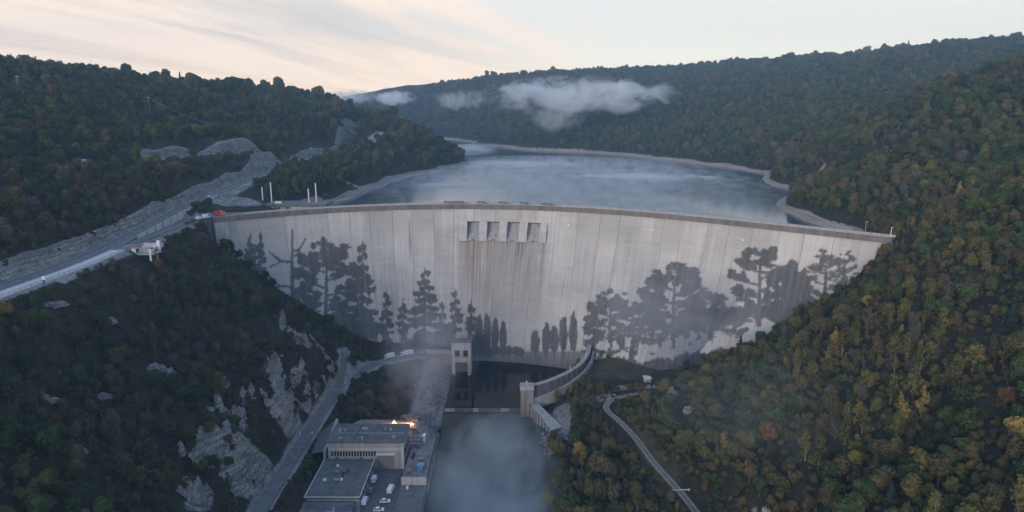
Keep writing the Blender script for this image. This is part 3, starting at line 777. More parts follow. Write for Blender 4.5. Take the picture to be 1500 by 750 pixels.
NS_, NZ_ = 1130, 250
joints = np.linspace(0, LCREST, 31); joints[1:-1] += np.array([random.uniform(-1.2, 1.2) for _ in range(29)])
ZB = -5.0
core_gap = 0.45
for j in range(30):
    a, b = joints[j], joints[j + 1]
    ns_ = int(round((b - a) / 0.42))
    jg = 0.02 if random.random() < .45 else 0.03 + 0.07 * random.random()
    sv = np.linspace(a + jg, b - jg, ns_ + 1)
    for (o0, o1) in OS:                              # grid lines fall on the edges of the spillway openings
        for e in (o0, o1):
            i = np.argmin(abs(sv - e))
            if 0 < i < ns_ and abs(sv[i] - e) < 0.3: sv[i] = e
    zv = np.linspace(ZB, 96.6, 243)
    for e in (z_bot, z_top): zv[np.argmin(abs(zv - e))] = e
    SV, ZV = np.meshgrid(sv, zv)
    warp = (fbm(SV / 6, ZV / 2.0, 0, 2, 14) - 0.5) * 0.06
    xx, yy = face(SV.ravel(), ZV.ravel(), warp.ravel())
    zz = ZV.ravel()
    ppx, ppy = project(xx, yy, zz)
    jit = (vnoise(SV.ravel() * 1.3, zz * 1.3, 0, 4) - .5) * 1.6, (vnoise(SV.ravel() * 1.3, zz * 1.3, 0, 8) - .5) * 1.6
    paint = silhouettes(ppx + jit[0], ppy + jit[1]).astype(float)
    g = paint.reshape(SV.shape)                      # soften by one cell
    gp = np.pad(g, 1, mode='edge'); paint = (gp[1:-1, 1:-1] * 2 + gp[:-2, 1:-1] + gp[2:, 1:-1] + gp[1:-1, :-2] + gp[1:-1, 2:]).ravel() / 6
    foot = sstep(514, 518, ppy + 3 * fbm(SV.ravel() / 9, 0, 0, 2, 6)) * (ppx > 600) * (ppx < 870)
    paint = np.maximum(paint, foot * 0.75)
    below = sstep(z_bot + 1, z_bot - 2, zz)
    inspan = sstep(sA - 3, sA + 1, SV.ravel()) * sstep(sB + 3, sB - 1, SV.ravel())
    stain = np.maximum(below * inspan * (0.25 + 0.75 * sstep(20, 75, zz)), 0.35 * sstep(70, 90, zz) * (fbm(SV.ravel() / 18, 0, 0, 2, 3) > .52))
    stain = np.maximum(stain, sstep(2.2, 0.0, abs(SV.ravel() - s_of(600, 85))) * sstep(60, 75, zz) * sstep(92, 88, zz) * 1.0)
    rust = below * sstep(s_of(674, 60), s_of(684, 60), SV.ravel()) * sstep(s_of(745, 60), s_of(718, 60), SV.ravel()) * sstep(10, 50, zz)
    nr, nc = SV.shape
    ii = np.arange(nr * nc).reshape(nr, nc)
    F = np.stack([ii[:-1, :-1], ii[:-1, 1:], ii[1:, 1:], ii[1:, :-1]], -1)
    smid, zmid = (sv[:-1] + sv[1:]) / 2, (zv[:-1] + zv[1:]) / 2
    hole = np.zeros((nr - 1, nc - 1), bool)
    for o0, o1 in OS:
        hole |= (zmid[:, None] > z_bot) & (zmid[:, None] < z_top) & (smid[None, :] > o0) & (smid[None, :] < o1)
    F = F[~hole]
    # returns into the joints at both sides
    V = [np.c_[xx, yy, zz]]; FF = [F.reshape(-1, 4)]; base = nr * nc
    SZ = [np.c_[SV.ravel(), zz, np.full(zz.size, j * 3.7)]]; AT = [np.c_[paint, stain, rust]]
    for edge_i, flip in ((0, False), (nc - 1, True)):
        e = ii[:, edge_i]
        bx_, by_ = face(np.full(nr, sv[edge_i]), zv, -core_gap)
        V.append(np.c_[bx_, by_, zv]); SZ.append(np.c_[np.full(nr, sv[edge_i]), zv, np.zeros(nr)]); AT.append(np.zeros((nr, 3)))
        k = base + np.arange(nr); base += nr
        q = np.stack([k[:-1], e[:-1], e[1:], k[1:]], -1)
        FF.append(q[:, ::-1] if flip else q)
    V = np.vstack(V); SZ = np.vstack(SZ); AT = np.vstack(AT)
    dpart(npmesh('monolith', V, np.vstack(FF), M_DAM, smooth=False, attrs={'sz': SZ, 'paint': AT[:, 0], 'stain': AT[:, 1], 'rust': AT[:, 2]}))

def loft(name, prof, s0, s1, step, mat, closed=True):
    """sweep a profile of (downstream offset, z) along the crest between two arc positions"""
    sv = np.linspace(s0, s1, max(2, int((s1 - s0) / step) + 1)); P = len(prof)
    V = []
    for s_ in sv:
        x, y, nx3, ny3 = crest(s_)
        V += [(float(x + nx3 * d), float(y + ny3 * d), z) for d, z in prof]
    F_ = []
    for i in range(len(sv) - 1):
        for k in range(P if closed else P - 1):
            F_.append((i * P + k, i * P + (k + 1) % P, (i + 1) * P + (k + 1) % P, (i + 1) * P + k))
    if closed:
        F_.append(tuple(range(P))[::-1]); F_.append(tuple((len(sv) - 1) * P + k for k in range(P)))
    return dpart(MB().add(V, F_).build(name, mat))
zs = np.linspace(96.6, ZB, 12)
body_prof = [(float(face_off(z)) - core_gap - 7.0 * float(z < 96) * 0 - 0.02, float(z)) for z in zs]
# core behind the monoliths; behind the spillway bays it is kept back so that the chutes stay open
def core(s0, s1, inset):
    prof = [(float(face_off(z)) - core_gap - inset * (1 if z_bot - 8 < z else 0), float(z)) for z in np.r_[96.6, z_top + .2, z_bot - 7.9, z_bot - 8.1, 40, 20, ZB]]
    prof += [(-16.0, ZB), (-12.0, 40.0), (-7.5, 80.0), (-7.0, 96.6)]
    return prof
loft('core', core(0, 1, 0), 0.0, sA - 1, 4, M_CONCD)
loft('core', core(0, 1, 6.4), sA - 1, sB + 1, 4, M_CONCD)
loft('core', core(0, 1, 0), sB + 1, LCREST, 4, M_CONCD)
# crest: downstream coping band, roadway, upstream parapet, rails
M_BAND = simple('weathered_coping', (0.165, 0.155, 0.155), 0.9, var=0.3, scale=0.25, streak=True)
loft('coping', [(-0.3, 96.55), (0.95, 96.75), (0.95, 99.9), (0.55, 100.0), (-0.25, 100.0), (-0.25, 98.9)], 0.2, LCREST - 0.2, 3, M_BAND)
loft('crest_road', [(-7.0, 96.7), (-0.31, 96.7), (-0.31, 98.95), (-7.0, 98.95)], 0.2, LCREST - 0.2, 3, M_ASPH2)
loft('upstream_parapet', [(-7.6, 96.2), (-7.05, 96.2), (-7.05, 100.0), (-7.6, 100.0)], 0.2, LCREST - 0.2, 3, M_CONC)
loft('coping_edge', [(0.50, 100.02), (0.98, 99.95), (0.98, 100.12), (0.50, 100.18)], 0.2, LCREST - 0.2, 3, M_CONCW)
# left end block and wing
loft('end_pier', [(-0.2, 80.0), (6.0, 80.0), (4.0, 96.5), (-0.2, 96.5)], s_of(314, 90), s_of(334, 90), 2, M_CONC)

# spillway bays: piers, curved chutes, soffits, cheeks
def sweep_pts(s_, d, z):
    x, y, nx3, ny3 = crest(s_); return (float(x + nx3 * d), float(y + ny3 * d), float(z))
edges = [sA] + [v for ab in OS for v in ab] + [sB]
fo = lambda z: float(face_off(np.array(z)))
for k in range(0, 10, 2):
    a, b = edges[k], edges[k + 1]
    mb = MB(); V = []
    for s_ in (a, b):
        V += [sweep_pts(s_, fo(z_top) - 0.2, z_top + 1), sweep_pts(s_, fo(z_top) + 0.12, z_top + 1), sweep_pts(s_, fo(z_bot) + 1.0, z_bot + 6), sweep_pts(s_, fo(z_bot) + 2.2, z_bot - 0.9), sweep_pts(s_, fo(z_bot) - 0.3, z_bot - 0.9)]
    mb.add(V, [(0, 1, 2, 3, 4), (9, 8, 7, 6, 5)] + [(i, i + 5, (i + 1) % 5 + 5, (i + 1) % 5) for i in range(5)])
    pr = dpart(mb.build('pier', simple('pier_concrete', (0.44, 0.43, 0.42), .88, var=.18, scale=.4, streak=True)))
for o0, o1 in OS:
    mb = MB(); V = []; n_s, n_z = 8, 12
    H = z_top - z_bot
    for i in range(n_z + 1):
        t_ = i / n_z
        z = z_top + 0.2 - (H + 0.9) * t_
        d = fo(z_top) - 5.2 + (5.2 + 1.6 + fo(z_bot) - fo(z_top)) * t_ ** 1.7
        for kx in range(n_s + 1):
            u = kx / n_s
            peak = max(0, 1 - abs(u - .5) / .22) * 0.9 if i == n_z else 0
            V.append(sweep_pts(o0 + (o1 - o0) * u, d, z + peak))
    Fq = [(i*(n_s+1)+k, i*(n_s+1)+k+1, (i+1)*(n_s+1)+k+1, (i+1)*(n_s+1)+k) for i in range(n_z) for k in range(n_s)]
    b0 = len(V)                                       # underside of the lip
    for kx in range(n_s + 1):
        V.append(sweep_pts(o0 + (o1 - o0) * kx / n_s, fo(z_bot) - 0.3, z_bot - 0.9))
    Fq += [(n_z*(n_s+1)+k, n_z*(n_s+1)+k+1, b0+k+1, b0+k) for k in range(n_s)]
    ch = dpart(MB().add(V, Fq).build('chute', M_CONC, smooth=False))
    V = [sweep_pts(o0, fo(z_top) + .05, z_top + .02), sweep_pts(o1, fo(z_top) + .05, z_top + .02), sweep_pts(o1, fo(z_top) - 6, z_top - 1.6), sweep_pts(o0, fo(z_top) - 6, z_top - 1.6)]
    dpart(MB().add(V, [(0, 1, 2, 3)]).build('soffit', M_CONCD))
    for s_ in (o0, o1):
        V = [sweep_pts(s_, fo(z_top) - 6.0, z_top + .1), sweep_pts(s_, fo(z_top) + .05, z_top + .1), sweep_pts(s_, fo(z_bot) + .05, z_bot - .8), sweep_pts(s_, fo(z_top) - 6.0, z_bot - .8)]
        dpart(MB().add(V, [(0, 1, 2, 3)]).build('cheek_wall', M_CONC))
# hoist platforms on the crest above the bays
for a, b, long in ((650, 680, 1), (699, 711, 0), (730, 742, 0), (761, 773, 0), (792, 808, 0)):
    s0, s1 = s_of(a, 96), s_of(b, 96)
    h = loft('hoist_platform', [(-3.4, 101.0), (0.6, 101.0), (0.6, 101.5), (-3.4, 101.5)], s0, s1, 2, M_CONCD)
    for s_ in (s0 + .6, s1 - 1.0):
        q = loft('post', [(-1.0, 99.0), (0.3, 99.0), (0.3, 101.0), (-1.0, 101.0)], s_, s_ + .4, 1, M_CONCD); q.parent = h; q.matrix_parent_inverse = Matrix.Identity(4)
    q = loft('rail', [(0.5, 102.2), (0.6, 102.2), (0.6, 102.35), (0.5, 102.35)], s0, s1, 2, M_GREY); q.parent = h; q.matrix_parent_inverse = Matrix.Identity(4)
    for s_ in np.linspace(s0, s1 - .1, 4):
        q = loft('rail_post', [(0.48, 101.5), (0.58, 101.5), (0.58, 102.2), (0.48, 102.2)], s_, s_ + .12, 1, M_GREY); q.parent = h; q.matrix_parent_inverse = Matrix.Identity(4)
# small pale seep marks / lamps fixed on the face
for px_, py_ in ((668, 343), (832, 330), (955, 337), (1086, 352), (470, 331)):
    s_ = s_of(px_, 85); z_ = z_of(py_, s_)
    V = [sweep_pts(s_ - .5, fo(z_) + .1, z_ + .5), sweep_pts(s_ + .5, fo(z_) + .1, z_ + .5), sweep_pts(s_ + .12, fo(z_) + .12, z_ - 1.2), sweep_pts(s_ - .12, fo(z_) + .12, z_ - 1.2)]
    dpart(MB().add(V, [(3, 2, 1, 0)]).build('drain_outlet', M_WHITE))

# ================================================================== roads, walls, tracks
def strip(name, line, o0, o1, dz, mat, parent=None, i0=0, i1=None, thick=0.25):
    L = line[i0:i1]; T = np.gradient(L[:, :2], axis=0); T /= np.hypot(T[:, 0], T[:, 1])[:, None]
    Nn = np.c_[T[:, 1], -T[:, 0]]                      # right of travel
    a, b = L[:, :2] + Nn * o0, L[:, :2] + Nn * o1
    V = []
    for p, q, z in zip(a, b, L[:, 2]):
        V += [(*p, z + dz), (*q, z + dz), (*q, z + dz - thick), (*p, z + dz - thick)]
    F_ = []
    for i in range(len(L) - 1):
        for k in range(4):
            F_.append((i*4+k, i*4+(k+1)%4, (i+1)*4+(k+1)%4, (i+1)*4+k))
    F_ += [(0, 1, 2, 3), tuple((len(L)-1)*4 + k for k in (3, 2, 1, 0))]
    return MB().add(V, [f_[::-1] for f_ in F_]).build(name, mat, parent)
def at_y(line, y): return int(np.argmin(abs(line[:, 1] - y)))
road = struct(strip('main_road', MAIN, -4.6, 4.6, 0.10, M_ASPH2, thick=0.5), 'asphalt hillside road climbing past the dam')
sh = struct(strip('gravel_shoulder', MAIN, 4.75, 10.8, 0.14, M_GRAVEL, i1=at_y(MAIN, 306), thick=0.6), 'pale gravel shoulder beside the hillside road')
def dashes(line, off, wd, on, gap, dz, name, parent, y0, y1):
    d = np.r_[0, np.cumsum(np.hypot(*np.diff(line[:, :2], axis=0).T))]; k = d[at_y(line, y0)]; e = d[at_y(line, y1)]
    while k < e:
        T = np.linspace(k, k + on, 4); q = np.c_[[np.interp(T, d, line[:, i]) for i in range(3)]].T
        strip(name, q, off - wd / 2, off + wd / 2, dz, M_LINE, parent, thick=0.01); k += on + gap
dashes(MAIN, 0, 0.22, 3.0, 5.0, 0.116, 'lane_dash', road, 200, 620)
strip('edge_line', MAIN, 4.2, 4.4, 0.116, M_LINE, road, at_y(MAIN, 200), at_y(MAIN, 640), 0.01)
strip('edge_line', MAIN, -4.3, -4.1, 0.116, M_LINE, road, at_y(MAIN, 200), at_y(MAIN, 640), 0.01)
struct(strip('dam_road', BRANCH, -3.2, 3.2, 0.12, M_ASPH2, thick=0.6), 'short asphalt road leading onto the dam crest')
struct(strip('access_road', ACCESS, -2.9, 2.9, 0.08, M_ASPH2, thick=0.5), 'grey service road under the gorge cliff')
struct(strip('spur_track', SPURTRACK, -2.0, 2.0, 0.06, M_DIRT, thick=0.5), 'steep dirt ramp climbing from the service road')
tr = struct(strip('dirt_track', TRACK, -1.6, 1.6, 0.05, M_DIRT, thick=0.4), 'winding dirt track on the wooded right bank')
for o_ in (-0.95, 0.95):
    strip('wheel_rut', TRACK, o_ - 0.4, o_ + 0.4, 0.062, M_RUT, tr, thick=0.01)
# retaining wall between the main road and the road to the dam, with pilasters
def wall_line(pts, z_base, z_top_, th, name, mat, parent, pil=0, pmat=None):
    L = np.asarray(pts, float)
    T = np.gradient(L[:, :2], axis=0); T /= np.hypot(T[:, 0], T[:, 1])[:, None]; Nn = np.c_[T[:, 1], -T[:, 0]]
    V = []; F_ = []
    for (x, y), nn, zb, zt in zip(L[:, :2], Nn, z_base, z_top_):
        V += [(x + nn[0]*th/2, y + nn[1]*th/2, zb), (x + nn[0]*th/2, y + nn[1]*th/2, zt), (x - nn[0]*th/2, y - nn[1]*th/2, zt), (x - nn[0]*th/2, y - nn[1]*th/2, zb)]
    for i in range(len(L) - 1):
        F_ += [(i*4+k, i*4+(k+1)%4, (i+1)*4+(k+1)%4, (i+1)*4+k) for k in range(4)]
    F_ += [(3, 2, 1, 0), tuple((len(L)-1)*4 + k for k in range(4))]
    w_ = MB().add(V, F_).build(name, mat, parent)
    return w_, L, Nn
ml = MAIN[at_y(MAIN, 330):at_y(MAIN, 462)]
T = np.gradient(ml[:, :2], axis=0); T /= np.hypot(T[:, 0], T[:, 1])[:, None]
wp = ml[:, :2] + np.c_[T[:, 1], -T[:, 0]] * 5.4
rw = empty('retaining_wall', (*wp[len(wp)//2], 100)); tag(rw, 'long pale retaining wall with pilasters between main road and dam road', 'retaining wall')
def under(root, o_):
    o_.parent = root; o_.matrix_parent_inverse = root.matrix_basis.inverted(); return o_
bz = np.interp(wp[:, 1], BRANCH[:, 1], BRANCH[:, 2]) - 1.5
o_, L_, N_ = wall_line(wp, bz, ml[:, 2] + 1.0, 0.5, 'wall', M_CONCW, None); under(rw, o_)
k = 0
for i in range(0, len(wp), 2):
    p_, nn = wp[i], N_[i] if N_[i][0] > 0 else -N_[i]
    mb = MB().box(-.35, .35, -.3, .3, 0, float(ml[i, 2] + 1.25 - bz[i])); q = mb.build('pilaster', M_CONC); q.location = (float(p_[0] + nn[0]*.45), float(p_[1] + nn[1]*.45), float(bz[i])); under(rw, q)
# guard rail along the outside of the shoulder and of the dam road
def guard_rail(line, off, y0, y1, step, label, hgt=0.9):
    d = np.r_[0, np.cumsum(np.hypot(*np.diff(line[:, :2], axis=0).T))]
    T_ = np.arange(d[at_y(line, y0)], d[at_y(line, y1)], step)
    q = np.c_[[np.interp(T_, d, line[:, i]) for i in range(3)]].T
    tg = np.gradient(q[:, :2], axis=0); tg /= np.hypot(tg[:, 0], tg[:, 1])[:, None]
    q[:, :2] += np.c_[tg[:, 1], -tg[:, 0]] * off
    root = empty('guard_rail', tuple(q[len(q)//2])); tag(root, label, 'guard rail')
    under(root, MB().tube([(a, b, c_ + hgt) for a, b, c_ in q], 0.09, 5).build('rail', M_GREY))
    under(root, MB().tube([(a, b, c_ + hgt * .5) for a, b, c_ in q], 0.06, 5).build('rail', M_GREY))
    pm = None
    for a, b, c_ in q:
        if pm is None: po = MB().box(-.07, .07, -.07, .07, -.4, hgt).build('post', M_GREY); pm = po.data
        else: po = bpy.data.objects.new('post', pm); COL.objects.link(po)
        po.location = (a, b, c_); under(root, po)
guard_rail(MAIN, 10.5, 200, 304, 3.0, 'thin metal guard rail along the white gravel shoulder')
guard_rail(BRANCH, 3.0, 332, 402, 3.0, 'thin metal guard rail beside the short road onto the dam')
guard_rail(ACCESS, 3.0, 205, 345, 4.0, 'thin metal guard rail beside the service road under the cliff', 1.0)
# white marker posts on the hillside road
pm = None
for yy in np.arange(316, 450, 9.0):
    i = at_y(MAIN, yy); c0 = MAIN[i]
    if pm is None:
        po = MB().box(-.11, .11, -.11, .11, 0, .8).prism([(-.11, .8), (.11, .8), (0, 1.0)], -.11, .11).build('marker_post', M_WHITE); pm = po.data
    else: po = bpy.data.objects.new('marker_post', pm); COL.objects.link(po)
    po.location = (c0[0] - 4.9, c0[1], c0[2] - 0.05); tag(po, 'short white marker post on the cliff side of the hillside road', 'marker post', 'marker posts along the hillside road')

# ================================================================== vehicles
def wheels(root, L, W, r, xs):
    me = None
    for x in xs:
        for sy in (-1, 1):
            if me is None:
                o_ = MB().tube([(0, -.12, 0), (0, .12, 0)], r, 14).build('wheel', M_RUBBER, root); me = o_.data
                hm = MB().tube([(0, -.13, 0), (0, .13, 0)], r * .55, 10).build('rim', M_GREY, o_).data
            else:
                o_ = bpy.data.objects.new('wheel', me); COL.objects.link(o_); o_.parent = root
                h_ = bpy.data.objects.new('rim', hm); COL.objects.link(h_); h_.parent = o_
            o_.location = (x, sy * (W / 2 - .1), r)
def car(loc, rz, mat, label, group=None):
    r_ = empty('parked_car', loc, rz); tag(r_, label, 'car', group)
    W = 1.78
    MB().prism([(-2.1,.3),(2.1,.3),(2.15,.55),(2.05,.85),(1.0,.98),(-1.75,1.0),(-2.1,.9)], -W/2, W/2).build('body', mat, r_, bevel=.06)
    MB().prism([(-1.75,.98),(1.0,.96),(.35,1.46),(-1.25,1.48)], -W/2+.09, W/2-.09).build('cabin_glass', M_GLASS, r_)
    MB().prism([(-1.3,1.44),(.4,1.42),(.3,1.5),(-1.22,1.52)], -W/2+.06, W/2-.06).build('roof', mat, r_, bevel=.03)
    for sy in (-1, 1):
        MB().box(2.08, 2.17, sy*.62-.18, sy*.62+.18, .6, .76).build('headlight', M_WHITE, r_)
        MB().box(-2.14, -2.06, sy*.66-.14, sy*.66+.14, .68, .86).build('tail_light', M_RED, r_)
    wheels(r_, 4.2, W, .33, (-1.3, 1.35)); return r_
def van(loc, rz, mat, label, group=None, L=5.6, H=2.45, mat2=None):
    r_ = empty('van', loc, rz); tag(r_, label, 'van', group)
    W = 2.0; h = L / 2
    if mat2 is None:
        MB().prism([(-h,.4),(h,.4),(h,.95),(h-.75,1.2),(h-1.5,H-.1),(h-1.8,H),(-h,H)], -W/2, W/2).build('body', mat, r_, bevel=.07)
    else:
        MB().prism([(-h,.4),(.35,.4),(.35,H),(-h,H)], -W/2, W/2).build('cargo_body', mat, r_, bevel=.05)
        MB().prism([(.42,.4),(h,.4),(h,.95),(h-.6,1.2),(h-1.2,H-.25),(.42,H-.2)], -W/2, W/2).build('cab', mat2, r_, bevel=.05)
    MB().prism([(h-.78,1.24),(h-.70,1.24),(h-1.42,H-.2),(h-1.5,H-.2)], -W/2+.15, W/2-.15).build('windscreen', M_GLASS, r_)
    for sy in (-1, 1):
        y0 = sy * (W / 2 + .012)
        MB().prism([(h-2.3,1.3),(h-1.1,1.3),(h-1.6,H-.35),(h-2.3,H-.35)], min(y0, y0-sy*.05), max(y0, y0-sy*.05)).build('side_window', M_GLASS, r_)
        MB().box(h-.05, h+.03, sy*.75-.15, sy*.75+.15, .75, .95).build('headlight', M_GREY, r_)
    wheels(r_, L, W, .36, (-h + 1.1, h - 1.0)); return r_
def truck(loc, rz, cabm, boxm, label, group=None, L=8.0, H=3.3):
    r_ = empty('truck', loc, rz); tag(r_, label, 'truck', group)
    W = 2.4; h = L / 2
    MB().box(-h, h - 2.1, -W/2, W/2, .95, H).build('cargo_box', boxm, r_, bevel=.05)
    c = MB().prism([(h-1.95,.5),(h,.5),(h+.02,1.4),(h-.25,2.55),(h-1.95,2.65)], -W/2+.08, W/2-.08).build('cab', cabm, r_, bevel=.06)
    MB().prism([(h-.02,1.45),(h+.06,1.45),(h-.18,2.4),(h-.26,2.4)], -W/2+.25, W/2-.25).build('windscreen', M_GLASS, c)
    for sy in (-1, 1):
        y0 = sy * (W/2 - .07)
        MB().box(h-1.2, h-.35, min(y0, y0+sy*.03), max(y0, y0+sy*.03), 1.45, 2.2).build('side_window', M_GLASS, c)
    MB().box(-h+.1, h-.3, -.5, .5, .55, .93).build('chassis', M_DARK, r_)
    wheels(r_, L, W, .48, (-h+1.2, -h+2.3, h-1.1)); return r_
def face_dir(line, y): 
    i = at_y(line, y); d = line[min(i+1, len(line)-1)] - line[max(i-1, 0)]; return math.atan2(d[1], d[0])
RW = 0.0
i = at_y(MAIN, 452); d_ = face_dir(MAIN, 452)
car((MAIN[i,0]+2.1, MAIN[i,1], MAIN[i,2]+.10), d_ + math.pi, M_WHITE, 'white car driving on the hillside road above the dam road')
i = at_y(MAIN, 735); car((MAIN[i,0]+2.1, MAIN[i,1], MAIN[i,2]+.10), face_dir(MAIN, 735), M_WHITE, 'small pale car far up the hillside road near the promontory')
def on_branch(s_): 
    d = np.r_[0, np.cumsum(np.hypot(*np.diff(BRANCH[:, :2], axis=0).T))]; k = s_ * d[-1]
    q = [float(np.interp(k, d, BRANCH[:, j])) for j in range(3)]; q2 = [float(np.interp(k + 1, d, BRANCH[:, j])) for j in range(3)]; q1 = [float(np.interp(k - 1, d, BRANCH[:, j])) for j in range(3)]
    return q, math.atan2(q2[1]-q1[1], q2[0]-q1[0])
def crest_loc(px_, off):
    s_ = s_of(px_, 98); x, y, nx3, ny3 = crest(s_); return (float(x + nx3*off), float(y + ny3*off), 98.95), math.atan2(-float(nx3), float(ny3)) + math.pi
for px_, py_, fn, kw, lab in ((303, 319.5, van, dict(mat=M_WHITE, L=5.4), 'white van parked next to the red van at the dam end'), (292, 321.5, van, dict(mat=M_WHITE, L=4.6, H=2.0), 'smaller white van squeezed between black car and white van'),
                              (283, 324.5, car, dict(mat=M_DARK), 'black car parked behind the smaller white van'), (274, 328, car, dict(mat=M_NAVY), 'dark blue car last in the row parked at the dam end')):
    q = Pz(px_, py_, 100.13); i = int(np.argmin(np.hypot(BRANCH[:, 0] - q[0], BRANCH[:, 1] - q[1]))); dv = BRANCH[min(i+1, 39)] - BRANCH[max(i-1, 0)]
    fn(tuple(map(float, q)), math.atan2(dv[1], dv[0]), label=lab, **kw)
pl_, ra = crest_loc(325, -2.6)
van((pl_[0], pl_[1], 100.15), ra, M_RED, 'red van with orange front parked where the dam begins', L=7.2, H=2.7, mat2=M_ORANGE)
MB().prismz([(-185.5,406.5),(-180.2,407.6),(-171.5,415.0),(-167,418.2),(-171,424),(-182,419)], 99.2, 100.13).build('forecourt', M_ASPH2)
fc = bpy.data.objects['forecourt']; struct(fc, 'asphalt forecourt at the left end of the dam')
# notice board by the vehicles
r_ = empty('notice_board', (-187.0+3.6, 398.5, 100.1), 1.0); tag(r_, 'grey notice board on two posts beside the dark parked cars', 'notice board')
MB().box(-1.3, 1.3, -.06, .06, .9, 2.6).build('panel', M_GREY, r_)
for x in (-1.0, 1.0): MB().box(x-.07, x+.07, -.05, .05, -.4, .9).build('post', M_DARK, r_)

# vehicles at the foot of the dam
def on_access(y, dx=0.0):
    return None
d = np.r_[0, np.cumsum(np.hypot(*np.diff(ACCESS[:, :2], axis=0).T))]
def acc(xp):
    k = float(np.interp(xp, ACCESS[-30:, 0], d[-30:])); q = [float(np.interp(k, d, ACCESS[:, j])) for j in range(3)]; q2 = [float(np.interp(k+1, d, ACCESS[:, j])) for j in range(3)]
    return q, math.atan2(q2[1]-q[1], q2[0]-q[0])
q, a_ = acc(-76.5); truck((q[0]-.6, q[1]+1.3, q[2]+.09), a_ + math.pi, M_WHITE, M_WHITE, 'white box truck parked at the dam foot, farther from the blue container', 'trucks at the dam foot', L=6.6)
q, a_ = acc(-66.5); truck((q[0]-.4, q[1]+1.4, q[2]+.09), a_ + math.pi, M_WHITE, M_WHITE, 'white box truck parked right against the blue container', 'trucks at the dam foot', L=8.2)
q, a_ = acc(-57.3); r_ = empty('container', (q[0]-.3, q[1]+1.6, q[2]+.09), a_); tag(r_, 'blue container with white end and emblem standing at the dam foot', 'container')
MB().box(-3.3, 2.6, -1.25, 1.25, .15, 2.75).build('shell', M_BLUE, r_, bevel=.04)
MB().box(2.62, 3.3, -1.2, 1.2, .15, 2.6).build('end_panel', M_WHITE, r_, bevel=.03)
MB().box(-.9, .5, -1.29, -1.26, 1.2, 1.8).build('emblem', M_WHITE, r_)
for k_ in range(9): MB().box(-3.2+k_*.65, -3.1+k_*.65, -1.28, 1.28, .2, 2.7).build('rib', M_BLUE, r_)
for x in (-2.8, 2.2): MB().box(x-.2, x+.2, -1.1, 1.1, 0, .15).build('skid', M_DARK, r_)

# ================================================================== buildings at the foot
# gate house standing in the pool against the dam
gh = empty('gate_house', (-31.5, 404, 0)); tag(gh, 'pale concrete gate house with dark window standing at the pool edge', 'building')
def bxp(root, name, x0, x1, y0, y1, z0, z1, mat, bevel=0.0):
    p_ = root.location; o_ = MB().box(x0-p_.x, x1-p_.x, y0-p_.y, y1-p_.y, z0-p_.z, z1-p_.z).build(name, mat, root, bevel=bevel); return o_
bxp(gh, 'pier_leg', -37.4, -35.4, 399, 412, -3, 9.6, M_CONCW); bxp(gh, 'pier_leg', -27.6, -25.6, 399, 412, -3, 9.6, M_CONCW)
bxp(gh, 'back_wall', -35.4, -27.6, 405, 412, -3, 9.6, M_RUST); bxp(gh, 'floor_slab', -37.5, -25.5, 398.8, 412, 9.6, 12.2, M_CONCW)
bxp(gh, 'side_wall', -37.4, -35.6, 399, 412, 12.2, 17.4, M_CONCW); bxp(gh, 'side_wall', -27.4, -25.6, 399, 412, 12.2, 17.4, M_CONCW)
bxp(gh, 'parapet', -35.6, -27.4, 399.1, 399.5, 12.2, 13.1, M_CONC); bxp(gh, 'column', -32.6, -30.4, 400, 401, 12.2, 17.4, M_CONCW)
for x0, x1 in ((-35.4, -32.9), (-30.1, -27.6)):
    bxp(gh, 'window_pane', x0, x1, 401.2, 401.4, 13.1, 17.2, M_GLASS); bxp(gh, 'mullion', (x0+x1)/2-.1, (x0+x1)/2+.1, 401.0, 401.2, 12.2, 17.4, M_DARK)
bxp(gh, 'upper_wall', -37.5, -25.5, 398.9, 412, 17.4, 22.6, M_CONCW, .05); bxp(gh, 'roof', -38.3, -24.7, 398.2, 413, 22.6, 23.5, M_CONCD, .05)
bxp(gh, 'roof_hut', -35.5, -28.0, 405, 412, 23.5, 25.3, M_CONC)
# footbridge from the road to the gate house
fb = empty('footbridge', (-44, 410, 10)); tag(fb, 'rusty concrete footbridge linking the truck road to the gate house', 'footbridge')
bxp(fb, 'deck', -54, -37.5, 407, 412.5, 12.2, 13.0, M_CONC); bxp(fb, 'abutment_wall', -54, -37.6, 407.6, 411.5, 1, 12.2, M_RUST)
for yy in (407.2,):
    bxp(fb, 'handrail', -54, -37.5, yy-.05, yy+.05, 14.0, 14.1, M_GREY)
    for x in np.linspace(-53.8, -37.8, 9): bxp(fb, 'rail_post', x-.05, x+.05, yy-.05, yy+.05, 13.0, 14.0, M_GREY)
# weir sill closing the pool
ws = empty('weir', (-12, 349, 0)); tag(ws, 'low stained weir wall separating dark pool from river', 'weir')
o_ = MB().prism([(347.2,-4),(351.2,-4),(351.2,1.1),(350.2,1.45),(348.2,.5)], -36.6, 7.6).build('sill', simple('weir_stone', (0.11, 0.09, 0.08), .9, var=.4, scale=.3)); o_.rotation_euler = (0, 0, 0)
me = o_.data
for v in me.vertices: x, y, z = v.co; v.co = (y, x, z)
me.flip_normals(); under(ws, o_)
for x, wd in ((-34.5, 5.5), (-4.0, 4.5), (-20, 3)):
    q = MB().prism([(347.9,.3),(348.5,.62),(350.1,1.40),(348.2,.7)], x-wd/2, x+wd/2).build('lime_stain', simple('lime_crust', (0.27, 0.26, 0.25), .9, var=.4, scale=.6))
    for v in q.data.vertices: a, b, c_ = v.co; v.co = (b, a, c_ + .03)
    q.data.flip_normals(); under(ws, q)
